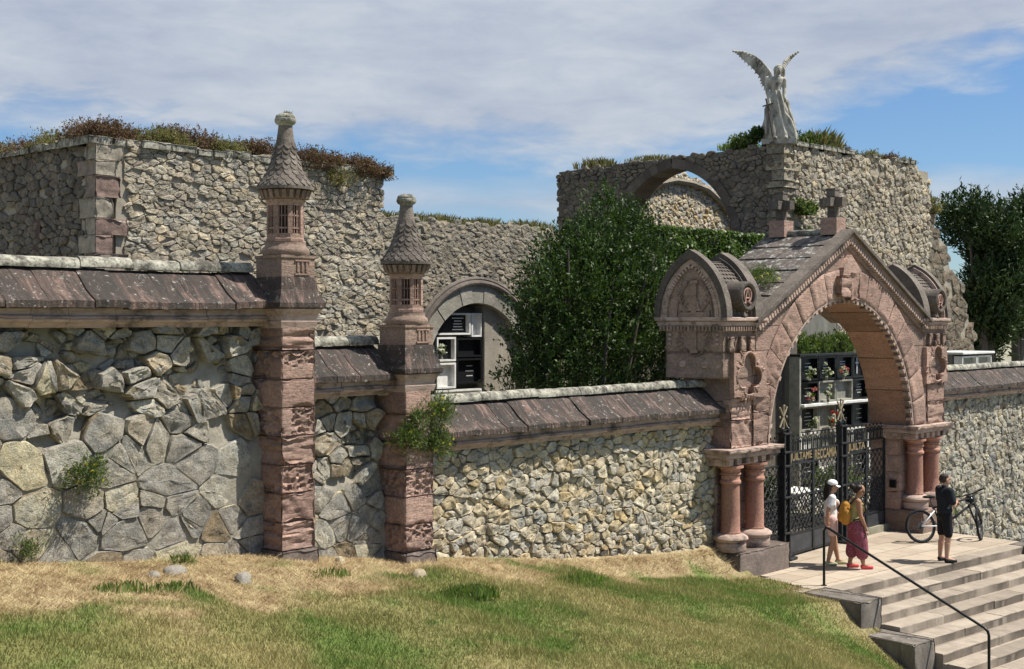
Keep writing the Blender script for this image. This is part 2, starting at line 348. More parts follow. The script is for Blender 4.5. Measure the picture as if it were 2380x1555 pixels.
t = NT('gilding'); M['gold'] = t.done(t.ramp(t.noise(14, 5), [(.35, (.17, .125, .065)), (.7, (.33, .26, .15))]), .6, .1)
t = NT('black_paint'); M['blackpaint'] = t.done((.012, .012, .013), .35)
def paving(name, a, b, sx, sy, tone=.75):
    t = NT(name); br = t.n('ShaderNodeTexBrick'); br.inputs['Scale'].default_value = 1; br.inputs['Mortar Size'].default_value = .012; br.offset = .37
    br.inputs['Brick Width'].default_value = sx; br.inputs['Row Height'].default_value = sy
    nz = t.n('ShaderNodeTexNoise'); nz.inputs['Scale'].default_value = 1.5; t.l(t.tc.outputs['Object'], nz.inputs['Vector'])
    mxv = t.n('ShaderNodeMix', data_type='VECTOR'); mxv.inputs[0].default_value = .12; t.l(t.tc.outputs['Object'], mxv.inputs[4]); t.l(nz.outputs[1], mxv.inputs[5]); t.l(mxv.outputs[1], br.inputs['Vector'])
    br.inputs['Color1'].default_value = (1, 1, 1, 1); br.inputs['Color2'].default_value = (tone, tone * .97, tone * .95, 1); br.inputs['Mortar'].default_value = (.5, .46, .4, 1)
    c = t.ramp(t.noise(2.2, 9, .7), [(.3, a), (.7, b)]); c = t.mix(1, c, br.outputs[0], 'MULTIPLY')
    c = t.mix(t.ramp(t.noise(1.1, 8, .72), [(.5, 0.), (.7, .45)]), c, (.2, .16, .125))
    t.bump(t.math('SUBTRACT', t.noise(16, 8, .7), br.outputs[1]), .35, .012); return t.done(c, .9)
M['paving'] = paving('stone_paving', (.35, .29, .225), (.51, .435, .34), .75, .5)
t = NT('step_stone'); isl = t.ramp(t.island(), [(0., .75), (1., 1.2)]); c = t.ramp(t.noise(2.5, 9, .72), [(.3, (.22, .183, .145)), (.7, (.36, .305, .245))]); c = t.mix(1, c, isl, 'MULTIPLY')
c = t.mix(t.ramp(t.noise(2.2, 8, .7, 0, t.vec((4, 1, .5))), [(.5, 0.), (.7, .6)]), c, (.17, .14, .11)); t.bump(t.noise(20, 8, .7), .5, .015); M['step'] = t.done(c, .9)
t = NT('cheek_stone'); c = t.ramp(t.noise(3, 9, .72, 0, t.vec((1, 1, .5))), [(.32, (.075, .066, .058)), (.6, (.19, .165, .14)), (.8, (.28, .245, .21))]); c = t.mix(t.ramp(t.noise(5, 7, .7, 0, t.vec((2, 2, .5))), [(.62, 0.), (.68, .85)]), c, (.5, .49, .46)); t.bump(t.noise(20, 8, .7), .5, .02); M['cheek'] = t.done(c, .9)
def leaf_mat(name, cols, rough=.5, trans=.25, spec=.3):
    t = NT(name); n = len(cols); c = t.ramp(t.island(), [((i + .5) / n, k) for i, k in enumerate(cols)])
    c = t.mix(1, c, t.ramp(t.noise(1.3, 4), [(.3, .65), (.7, 1.3)]), 'MULTIPLY')
    t.b.inputs['Specular IOR Level'].default_value = spec; m = t.done(c, rough)
    tr = t.n('ShaderNodeBsdfTranslucent'); t.l(t.mix(1, c, (1.3, 1.5, .6), 'MULTIPLY'), tr.inputs[0]); ms = t.n('ShaderNodeMixShader'); ms.inputs[0].default_value = trans
    t.l(t.b.outputs[0], ms.inputs[1]); t.l(tr.outputs[0], ms.inputs[2]); t.l(ms.outputs[0], t.t.nodes['Material Output'].inputs[0]); return m
M['laurel'] = leaf_mat('laurel_leaf', [(.022, .045, .01), (.034, .066, .015), (.027, .054, .012), (.05, .085, .02), (.075, .11, .028)], .5, .2, .28)
M['ivy'] = leaf_mat('ivy_leaf', [(.06, .10, .022), (.09, .15, .03), (.05, .08, .02), (.12, .17, .045)], .45, .25, .35)
M['dark_leaf'] = leaf_mat('dark_conifer', [(.02, .04, .012), (.032, .06, .016), (.045, .075, .02), (.026, .046, .014)], .6, .12)
M['weed'] = leaf_mat('weed_leaf', [(.06, .10, .025), (.09, .13, .035), (.05, .08, .02), (.14, .17, .05)], .6, .3)
M['heather'] = leaf_mat('heather', [(.11, .062, .042), (.15, .082, .058), (.10, .07, .038), (.09, .08, .035), (.18, .115, .075), (.13, .066, .05)], .8, .15)
M['dry_tuft'] = leaf_mat('dry_grass', [(.20, .17, .08), (.15, .15, .06), (.26, .21, .11), (.10, .12, .04), (.12, .10, .06)], .8, .25)
M['green_tuft'] = leaf_mat('green_grass_tuft', [(.11, .17, .035), (.14, .2, .05), (.09, .14, .032), (.19, .21, .075)], .7, .3)
t = NT('bark'); t.bump(t.noise(12, 6, .7, 0, t.vec((3, 3, .6))), .8, .03); M['bark'] = t.done(t.ramp(t.noise(6, 6, .7, 0, t.vec((3, 3, .6))), [(.3, (.05, .042, .034)), (.7, (.14, .12, .1))]), .9)
t = NT('grass_blades'); a = t.n('ShaderNodeVertexColor', layer_name='Col'); m = t.done(a.outputs[0], .8); tr = t.n('ShaderNodeBsdfTranslucent'); t.l(a.outputs[0], tr.inputs[0]); ms = t.n('ShaderNodeMixShader'); ms.inputs[0].default_value = .3
t.l(t.b.outputs[0], ms.inputs[1]); t.l(tr.outputs[0], ms.inputs[2]); t.l(ms.outputs[0], t.t.nodes['Material Output'].inputs[0]); M['blade'] = m
t = NT('lawn_soil'); a = t.n('ShaderNodeVertexColor', layer_name='Col'); c = t.mix(1, a.outputs[0], t.ramp(t.noise(14, 8, .75), [(.3, .55), (.65, 1.1)]), 'MULTIPLY'); t.bump(t.noise(25, 6, .7), .6, .03); M['lawn'] = t.done(c, .95)
t = NT('gravel_ground'); t.bump(t.noise(30, 6, .7), .5, .02); M['gravel'] = t.done(t.ramp(t.noise(.8, 8, .7), [(.35, (.12, .13, .06)), (.6, (.33, .30, .24))]), .95)
def plain(name, col, rough=.7, var=.2, sc=9, spec=.25):
    t = NT(name); t.b.inputs['Specular IOR Level'].default_value = spec
    return t.done(t.ramp(t.noise(sc, 4), [(.3, [x * (1 - var) for x in col]), (.7, [x * (1 + var) for x in col])]), rough)
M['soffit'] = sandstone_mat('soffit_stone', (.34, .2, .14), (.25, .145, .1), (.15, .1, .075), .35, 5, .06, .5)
M['monogram'] = plain('pale_pink_letters', (.42, .27, .22), .85)
M['cream_block'] = sandstone_mat('cream_blocks', (.36, .29, .18), (.27, .22, .14), (.1, .085, .07), .5, 2, .3)
M['grey_arch'] = sandstone_mat('grey_arch_stone', (.30, .285, .24), (.22, .21, .175), (.1, .09, .08), .5, 2, .4)
M['dark_ring'] = sandstone_mat('dark_arch_stone', (.11, .095, .08), (.08, .07, .06), (.05, .045, .04), .5, 2, .15)
M['dark_mortar'] = plain('dark_mortar', (.12, .105, .085), .95, .3)
M['ruin_stone'] = sandstone_mat('ruin_stone', (.25, .22, .17), (.18, .16, .125), (.09, .08, .065), .5, 2, .3)
M['brown_rubble'] = rubble_mat('brown_blocks', [(.21, .17, .125), (.17, .14, .105), (.2, .17, .125), (.17, .15, .115), (.2, .155, .115)], .6, 1.2)
M['concrete_light'] = sandstone_mat('stained_render', (.32, .29, .24), (.25, .23, .19), (.13, .12, .1), .5, .35, .05, .3)
M['sword'] = plain('dark_bronze', (.06, .05, .045), .5)
M['loose_grey'] = sandstone_mat('loose_grey_stone', (.27, .25, .215), (.2, .19, .165), (.16, .15, .13), .3, 1, .2)
M['loose_cream'] = sandstone_mat('loose_cream_stone', (.34, .29, .2), (.27, .23, .16), (.16, .13, .1), .3, 1, .2)
M['loose_ochre'] = sandstone_mat('loose_ochre_stone', (.34, .25, .13), (.26, .19, .1), (.14, .1, .06), .3, 1, .1)
t = NT('quoin'); c = t.ramp(t.island(), [(.1, (.30, .265, .21)), (.35, (.25, .20, .165)), (.55, (.22, .155, .13)), (.7, (.33, .29, .23)), (.9, (.28, .24, .19))], 'CONSTANT'); c = t.mix(1, c, t.ramp(t.noise(8, 8, .72), [(.3, .5), (.7, 1.25)]), 'MULTIPLY'); t.bump(t.noise(14, 8, .7), .7, .03); M['quoin'] = t.done(c, .92)

M['brass'] = plain('dull_brass', (.25, .21, .14), .6)
# ---------------------------------------------------------------- rubble masonry
def cells(x0, x1, z0, z1, su, sv, seed, wild=.35, keep=None):
    """irregular stone outlines (Voronoi in a stretched space, laid in wandering courses)"""
    rng = random.Random(seed); k = su / sv; pts = []; z = z0 - sv; row = 0
    while z < z1 + sv:
        h = sv * rng.uniform(.55, 1.5); x = x0 - su * rng.uniform(.5, 1.5)
        while x < x1 + su * 1.2:
            d = su * rng.choice([.4, .55, .75, .9, 1, 1.2, 1.5, 1.8]) * rng.uniform(.85, 1.15); x += d
            pts.append((x + rng.gauss(0, .12 * su), (z + h / 2 + rng.gauss(0, wild * h * .6)) * k))
        z += h
    g = {}; cs = su * 1.5
    for i, p in enumerate(pts): g.setdefault((int(p[0] // cs), int(p[1] // cs)), []).append(i)
    out = []
    for i, p in enumerate(pts):
        if keep and not keep(p[0], p[1] / k): continue
        if p[0] < x0 or p[0] > x1 or p[1] / k < z0 or p[1] / k > z1: continue
        poly = [(p[0] + a * su * 1.15, p[1] + b * su * 1.15) for a, b in ((-1, -1), (1, -1), (1, 1), (-1, 1))]
        ci, cj = int(p[0] // cs), int(p[1] // cs)
        for a in range(ci - 2, ci + 3):
            for b in range(cj - 2, cj + 3):
                for j in g.get((a, b), ()):
                    if j == i: continue
                    q = pts[j]; nx, ny = q[0] - p[0], q[1] - p[1]; mm = (nx * (q[0] + p[0]) + ny * (q[1] + p[1])) / 2; new = []
                    if nx * nx + ny * ny > (su * 3.3) ** 2: continue
                    m = len(poly); ds = [nx * v[0] + ny * v[1] - mm for v in poly]
                    for t_ in range(m):
                        u, v, du, dv = poly[t_], poly[(t_ + 1) % m], ds[t_], ds[(t_ + 1) % m]
                        if du <= 0: new.append(u)
                        if (du < 0) != (dv < 0) and du != dv:
                            f = du / (du - dv); new.append((u[0] + (v[0] - u[0]) * f, u[1] + (v[1] - u[1]) * f))
                    poly = new
                    if len(poly) < 3: break
                if len(poly) < 3: break
            if len(poly) < 3: break
        if len(poly) < 3: continue
        out.append([(max(x0, min(x1, a)), max(z0 - .1, b / k)) for a, b in poly])
    return out
def stones(mb, cl, mp, rng, h=(.03, .08), gap=.012, rnd=.2, tilt=.12, jit=.012, flat=.86, drop=0, hf=None, rootd=.05, namp=1.):
    for poly in cl:
        n = len(poly); cx = sum(p[0] for p in poly) / n; cz = sum(p[1] for p in poly) / n
        if drop and rng.random() < drop: continue
        per = sum(math.hypot(poly[i][0] - poly[i - 1][0], poly[i][1] - poly[i - 1][1]) for i in range(n))
        if per < gap * 14: continue
        r0 = per / 6.28; sh = max(.4, 1 - gap / r0)
        q = []
        for i in range(n):
            a, b = poly[i], poly[(i + 1) % n]
            q += [(a[0] + (b[0] - a[0]) * rnd, a[1] + (b[1] - a[1]) * rnd), (a[0] + (b[0] - a[0]) * .5, a[1] + (b[1] - a[1]) * .5), (a[0] + (b[0] - a[0]) * (1 - rnd), a[1] + (b[1] - a[1]) * (1 - rnd))]
        q = [(cx + (a - cx) * sh + rng.gauss(0, jit * .5), cz + (b - cz) * sh + rng.gauss(0, jit * .5)) for a, b in q]
        hh = rng.uniform(*h)
        if hf: hh = hf(cx, cz, hh)
        m = len(q); vs = []; R_ = max(.05, r0)
        pl = [(hh * rng.uniform(1., 1.3), rng.gauss(0, tilt * 2.2), rng.gauss(0, tilt * 2.2)) for _ in range(3)] + [(hh, rng.gauss(0, tilt * .6), rng.gauss(0, tilt * .6))]
        fz_ = Vector((rng.uniform(0, 50), rng.uniform(0, 50), 0)); NR = (1., .8, .58, .3) if r0 < .17 else (1., .88, .74, .58, .4, .2); am = min(.03, r0 * .16) * namp
        for sc, kd in ((1.02, 0), (1., 1)) + tuple((flat * k_, 3) for k_ in NR):
            for a, b in q:
                dx, dz = (a - cx) * sc, (b - cz) * sc
                if kd == 0: hd = -rootd
                else:
                    hd = min(p[0] + p[1] * dx + p[2] * dz for p in pl)
                    hd = max(hh * .15, hd) * (.5 if kd == 1 else 1) + rng.gauss(0, jit * .25) + (am * mn.fractal(Vector((dx, dz, 0)) * (.55 / r0 + 4) + fz_, .8, 2.1, 4) if kd == 3 else 0)
                vs.append(mp(cx + dx, cz + dz, hd))
        vs.append(mp(cx, cz, min(p[0] for p in pl) + rng.gauss(0, jit * .6)))
        fs = [(k * m + i, k * m + (i + 1) % m, k * m + m + (i + 1) % m, k * m + m + i) for k in range(len(NR) + 1) for i in range(m)]
        fs += [((len(NR) + 1) * m + i, (len(NR) + 1) * m + (i + 1) % m, (len(NR) + 2) * m) for i in range(m)]
        mb.add(vs, fs)
def sm(a, b, x):
    t = max(0., min(1., (x - a) / (b - a))); return t * t * (3 - 2 * t)
# ---------------------------------------------------------------- terrain
WB = [(-6, 3.7), (2, 2.72), (7, 2.13), (8.6, 1.93), (10.55, 1.78), (11.5, 1.6), (12.85, 1.42), (13.66, 1.32), (16.5, 1.03), (18.8, .84), (20.8, .62), (22, .45)]
EY = [(-2, -5.6), (2, -4.4), (6, -3.0), (8, -2.05), (9.95, -1.06), (10.95, -.5), (11.4, -.05), (12.4, .0), (13, .04), (13.5, .1), (13.9, .5), (14.2, .66)]
def lawn_z(X, Y):
    X = np.asarray(X, float); Y = np.asarray(Y, float)
    zb = np.interp(X, [a for a, b in WB], [b for a, b in WB]); e = np.interp(Y, [a for a, b in EY], [b for a, b in EY])
    t = np.clip((X - 13.0) / (20.7 - 13.0), 0, 1) ** 1.8
    return (zb - .1 * (14.1 - Y)) * (1 - t) + e * t + .03 * np.sin(X * 2.1 + 1.3 * np.sin(Y * 1.7)) * np.cos(Y * 1.9)
rs = np.random.RandomState(4)
def fbm(X, Y, s, seed=0):
    return np.array([mn.fractal(Vector((x * s, y * s, seed)), 1., 2., 3) for x, y in zip(np.ravel(X), np.ravel(Y))])
def grass_col(X, Y, rnd):
    """real colour of the turf: straw along the wall, greener patches on the bank"""
    n = fbm(X, Y, .55, 3.3); n2 = fbm(X, Y, 1.5, 8.1); n3 = fbm(X, Y, 5.5, 2.2); X = np.ravel(X); Y = np.ravel(Y)
    lim = 11.95 + np.clip((X - 10.5) / 2.5, 0, 1) * 1.15 + n * 1.0 + n2 * .6 + n3 * .35
    st = np.clip((Y - lim) / .5 + n3 * .5, 0, 1)
    st = np.maximum(st, np.clip((X - 20.15 + .4 * n2) / .35, 0, 1) * .5 * (Y < 12.5))
    dry = np.clip(.42 - n * .8 + n2 * .8 + n3 * .6, 0, 1)
    gr = np.clip(n * 1.2 + .08 + n2 * 1.0 + n3 * .7, 0, 1)
    sv_ = np.clip(.5 + n3 * 1.1 + n2 * .5, 0, 1)[:, None]; straw = np.array([.36, .26, .14])[None] * (1 - sv_) + np.array([.60, .49, .29])[None] * sv_; olive = np.array([.25, .245, .085]); green = np.array([.155, .22, .05]); dg = np.array([.38, .33, .145])
    c = olive[None] * (1 - dry[:, None]) + dg[None] * dry[:, None]
    c = c * (1 - gr[:, None]) + green[None] * gr[:, None]
    gt = np.clip(n2 * 2.4 + n3 * 1.2 - .75, 0, 1)[:, None] * .8; straw = straw * (1 - gt) + olive[None] * gt; c = c * (1 - st[:, None]) + straw * st[:, None]
    return c * (.72 + .56 * np.ravel(rnd))[:, None], st
gx = np.arange(-6, 21.36, .2); gy = np.arange(-4, 14.31, .2); GX, GY = np.meshgrid(gx, gy, indexing='ij')
GZ = lawn_z(GX, GY); nX, nY = GX.shape; idx = np.arange(nX * nY).reshape(nX, nY)
FQ = np.stack([idx[:-1, :-1], idx[1:, :-1], idx[1:, 1:], idx[:-1, 1:]], -1).reshape(-1, 4)
colL, _ = grass_col(GX, GY, np.full(nX * nY, .35))
lawn = npmesh('lawn', np.stack([GX.ravel(), GY.ravel(), GZ.ravel()], -1), FQ, M['lawn'], col=colL * .8); tag(lawn, kind='structure')
lawn.data.polygons.foreach_set('use_smooth', [True] * len(lawn.data.polygons))
# blades of grass on the part of the bank near the wall
NB = 240000
bx = rs.uniform(4.5, 21.2, NB * 3); by = rs.uniform(6.0, 14.05, NB * 3); f_ = bx * .736 + by * .677; r_ = bx * .677 - by * .736
zz_ = lawn_z(bx, by); vx = r_ / f_ * 3100 + 1190; vy = 745 - (zz_ - 4.8) / f_ * 3100
ok = (vx > -60) & (vx < 2200) & (vy < 1600); bx, by, bz = bx[ok][:NB], by[ok][:NB], zz_[ok][:NB]; n_ = len(bx)
bc, bst = grass_col(bx, by, rs.rand(n_))
hgt = (.016 + .04 * rs.rand(n_) ** 2) * (1 + 1.2 * np.clip(fbm(bx, by, 1.1, 5) * 2 + fbm(bx, by, 4., 9) * 1.2, 0, 1)); wd = .0045 + .004 * rs.rand(n_); an = rs.rand(n_) * 2 * pi
lean = np.where(bst > .5, 1.2 + 2.6 * rs.rand(n_), .3 + .7 * rs.rand(n_)); hgt = np.where(bst > .5, hgt * 1.7, hgt); la = rs.rand(n_) * 2 * pi
P0 = np.stack([bx - np.cos(an) * wd, by - np.sin(an) * wd, bz - .01], -1); P1 = np.stack([bx + np.cos(an) * wd, by + np.sin(an) * wd, bz - .01], -1)
L_ = np.sqrt(1 + lean ** 2); P2 = np.stack([bx + np.cos(la) * hgt * lean / L_ * 1.3, by + np.sin(la) * hgt * lean / L_ * 1.3, bz + hgt / L_ + .01], -1)
V = np.stack([P0, P1, P2], 1).reshape(-1, 3); gcol = np.repeat(bc, 3, 0)
o = npmesh('grass', V, np.arange(n_ * 3).reshape(-1, 3), M['blade'], col=gcol); tag(o, kind='stuff')
# the wide ground around and behind (cemetery floor) with a dip to the sea-side horizon
mb = MB(); xs = [-900, -60, -6.2, 21.2, 30.2, 36, 60, 120, 2500]; ys = [-900, -60, -4.2, 8, 11, 14.2, 14.32, 40, 90, 3000]
def gz(x, y):
    if y > 14.3: return .15 if x < 60 and y < 95 else -4
    if x < 21: return -8
    if x < 30.3: return -6.5
    return -1.5 - .05 * (min(x, 60) - 30) - .3 * max(0, 14 - y)
mb.add([(x, y, gz(x, y)) for x in xs for y in ys], [(i * len(ys) + j, (i + 1) * len(ys) + j, (i + 1) * len(ys) + j + 1, i * len(ys) + j + 1) for i in range(len(xs) - 1) for j in range(len(ys) - 1)])
tag(mb.build('ground', M['gravel']), kind='structure')
# ---------------------------------------------------------------- boundary walls with sandstone coping
def coping(root, x0, x1, zt, seed, slab, pitch=.5):
    rng = random.Random(seed); mb = MB(); x = x0
    while x < x1 - .02:
        e = min(x1, x + rng.uniform(.6, 1.15)); e = x1 if x1 - e < .25 else e
        r = .1; n = 10; vs = []; m = max(2, int((e - x) / .12)); dz = rng.gauss(0, .006); dy = rng.gauss(0, .006)
        for i in range(m + 1):
            xx = x + .006 + (e - x - .012) * i / m
            for k in range(n + 1):
                a = pi * 1.18 * k / n - pi * .09; rr = r * (1 + .09 * mn.noise(Vector((xx * 5, a * 2, seed))) + .05 * mn.noise(Vector((xx * 17, a * 5, seed))))
                vs.append((xx, 14.4 - rr * 1.08 * math.cos(a) + dy, zt - .1 + rr * math.sin(a) + dz))
        fs = [(i * (n + 1) + k, (i + 1) * (n + 1) + k, (i + 1) * (n + 1) + k + 1, i * (n + 1) + k + 1) for i in range(m) for k in range(n)]
        fs += [tuple(range(n + 1)), tuple(range(m * (n + 1) + n, m * (n + 1) - 1, -1))]
        mb.add(vs, fs); x = e
    mb.build('ridge_roll', M['ridge'], root, smooth=40)
    pf = [(14.40, -.14), (14.28, -.19), (14.17, -.285), (14.06, -.39), (13.96, -.46), (13.85, -.525), (13.85, -.605), (13.93, -.615), (14.4, -.615)]
    for side in (1, -1):
        mb = MB(); x = x0 - (rng.uniform(0, .3) if side < 0 else 0)
        while x < x1 - .02:
            e = min(x1, x + rng.uniform(.38, .62)); e = x1 if x1 - e < .2 else e
            dz = rng.gauss(0, .007); dy = rng.gauss(0, .008); tl = rng.gauss(0, .008); m = 5; vs = []; skew = rng.gauss(0, .012); nb = len(pf)
            for i in range(m + 1):
                u = i / m; xx = max(x, x0) + .004 + (e - max(x, x0) - .008) * u
                for j, (y, z) in enumerate(pf):
                    wob = .012 * mn.noise(Vector((xx * 6, j * .7, seed + side))) if 0 < j < 7 else 0
                    ed = .006 if (i in (0, m) and 0 < j < 7) else 0
                    vs.append((xx + skew * (z + .2) * (0 < i < m), 14.4 + side * (y - 14.4 + dy * (j > 1) - (0 if j < 5 else wob * .7)), zt + z + dz + tl * (u - .5) + wob - ed))
            fs = [(i * nb + k, (i + 1) * nb + k, (i + 1) * nb + (k + 1) % nb, i * nb + (k + 1) % nb) for i in range(m) for k in range(nb)]
            fs += [tuple(range(nb - 1, -1, -1)), tuple(range(m * nb, m * nb + nb))]
            mb.add(vs, fs); x = e
        mb.build('coping_slabs', slab, root, smooth=35)
    pf = [(14.4, -.6), (13.99, -.6), (14.0, -.685), (13.955, -.7), (13.945, -.715), (13.97, -.725), (13.955, -.74), (13.97, -.765), (14.03, -.775), (14.06, -.83), (14.4, -.83)]
    for side in (1, -1):
        mb = MB(); x = x0
        while x < x1 - .02:
            e = min(x1, x + rng.uniform(.45, .8)); e = x1 if x1 - e < .2 else e
            m = max(3, int((e - x) / .05)); nb = len(pf); vs = []; dy = rng.gauss(0, .006); dz = rng.gauss(0, .004); br = rng.random() < .3
            for i in range(m + 1):
                xx = x + .003 + (e - x - .006) * i / m
                for j, (y, z) in enumerate(pf):
                    wob = (.016 * mn.fractal(Vector((xx * 7, seed * 3.1 + side, j * .15)), 1, 2, 3) + (max(0, mn.noise(Vector((xx * 3, seed, 2.)))) * .05 if br else 0)) if 2 < j < 9 else 0
                    vs.append((xx, 14.4 + side * (min(14.06, y + abs(wob) + dy) - 14.4), zt + z + dz + (wob * .4)))
            fs = [(i * nb + k, (i + 1) * nb + k, (i + 1) * nb + (k + 1) % nb, i * nb + (k + 1) % nb) for i in range(m) for k in range(nb)]
            fs += [tuple(range(nb - 1, -1, -1)), tuple(range(m * nb, m * nb + nb))]
            mb.add(vs, fs); x = e
        mb.build('moulding', M['mould'], root, smooth=35)
def wall(name, label, x0, x1, zt, zb, slab, seed):
    root = thing(name, label, 'wall', ((x0 + x1) / 2, 14.4, zb + .3)); coping(root, x0, x1, zt, seed, slab); return root
def zwall(x): return float(np.interp(x, [a for a, b in WB], [b for a, b in WB]))
# tall left stretch: big angular grey stones; the upper half has lost its pointing
wl_ = wall('boundary_wall', 'tall grey stone wall with big angular blocks left of the first turret pillar', -3, 10.56, 5.55, 1.6, M['slab'], 1)
def big_wall(root, x0, x1, z1, seed, corex):
    rng = random.Random(seed)
    def dec(cx, cz): return sm(z1 - 1.8, z1 - .5, cz + .6 * mn.noise(Vector((cx * 1.1, cz * 1.1, seed))))
    hf = lambda cx, cz, hh: (.036 + hh * .28) * (1 - dec(cx, cz)) + (hh * 1.8 - .115) * dec(cx, cz)
    dd = lambda u, v: dec(u, v) + .25 * mn.noise(Vector((u * 2.3, v * 2.3, seed + 4)))
    cl = cells(x0, x1, 1.0, z1, .40, .31, seed, 1.0, lambda u, v: dd(u, v) < .45) + cells(x0, x1, z1 - 1.9, z1, .28, .21, seed + 3, 1.1, lambda u, v: dd(u, v) >= .45)
    mb = MB()
    for c in cl:
        cx = sum(p[0] for p in c) / len(c); cz = sum(p[1] for p in c) / len(c); d = dec(cx, cz)
        if rng.random() < .27 * d: continue
        stones(mb, [c], lambda x, z, h: (x, 14.16 - h, z), rng, (.03, .13), .004 + .013 * d, .1, .03 + .10 * d, .008 + .004 * d, .95 - .04 * d, 0, hf, .2, .75 + .6 * d)
    mb.build('stone_facing', M['grey_rubble'], root, smooth=32)
    # small wedged stones filling the gaps of the ragged part
    mb = MB(); cl = cells(x0, x1, z1 - 1.7, z1, .17, .12, seed + 7, .9)
    stones(mb, cl, lambda x, z, h: (x, 14.33 - h, z), rng, (.02, .1), .014, .16, .25, .012, .85, .25)
    mb.build('packing_stones', M['grey_rubble'], root, smooth=50)
    mb = MB(); n = 60; vs = []; m = 24
    zl = 0.2
    for i in range(n + 1):
        for j in range(m + 1):
            x = x0 + (x1 - x0) * i / n; z = zl + (z1 - zl) * j / m; d = dec(x, z)
            vs.append((x, 14.135 + .22 * d + .03 * mn.noise(Vector((x * 4, z * 4, seed))), z))
    mb.add(vs, [(i * (m + 1) + j, (i + 1) * (m + 1) + j, (i + 1) * (m + 1) + j + 1, i * (m + 1) + j + 1) for i in range(n) for j in range(m)])
    mb.box(x0, x1, 14.36, 14.72, zl, z1 - .02)
    mb.build('mortar_core', M['grey_mortar'], root)
big_wall(wl_, -1.5, 10.6, 4.77, 11, 0)
wm_ = wall('boundary_wall', 'short stretch of grey stone wall between the two turret pillars', 11.06, 12.74, 4.58, 1.3, M['slab_dark'], 2)
big_wall(wm_, 11.06, 12.74, 3.8, 23, 0)
def small_wall(root, x0, x1, z1, zl, seed, su, sv, mat):
    rng = random.Random(seed); mb = MB(); cl = cells(x0, x1, zl, z1, su, sv, seed, .5)
    hf = lambda cx, cz, hh: hh * (1.0 + .8 * mn.noise(Vector((cx * 1.7, cz * 2.3, seed)))) - .12 * max(0, mn.noise(Vector((cx * 1.1, cz * 1.4, seed + 9))) - .22)
    stones(mb, cl, lambda x, z, h: (x, 14.15 - h, z), rng, (.022, .066), .008, .19, .08, .008, .91, .02, hf, .1, 1.2)
    mb.build('stone_facing', mat, root, smooth=35)
    mb = MB(); mb.box(x0, x1, 14.17, 14.72, zl - .4, z1 - .01); mb.build('mortar_core', M['mortar'], root)
wr_ = wall('boundary_wall', 'low cream rubble wall between second turret pillar and arched gateway', 13.2, 20.95, 3.69, .6, M['slab'], 3)
small_wall(wr_, 13.2, 20.98, 2.9, .35, 31, .225, .145, M['cream_rubble'])
we_ = wall('boundary_wall', 'cream rubble wall running right from the gateway behind the bicycle', 29.85, 42, 3.70, -.6, M['slab_dark'], 4)
small_wall(we_, 29.8, 41.9, 2.9, -1.9, 41, .25, .18, M['right_rubble'])
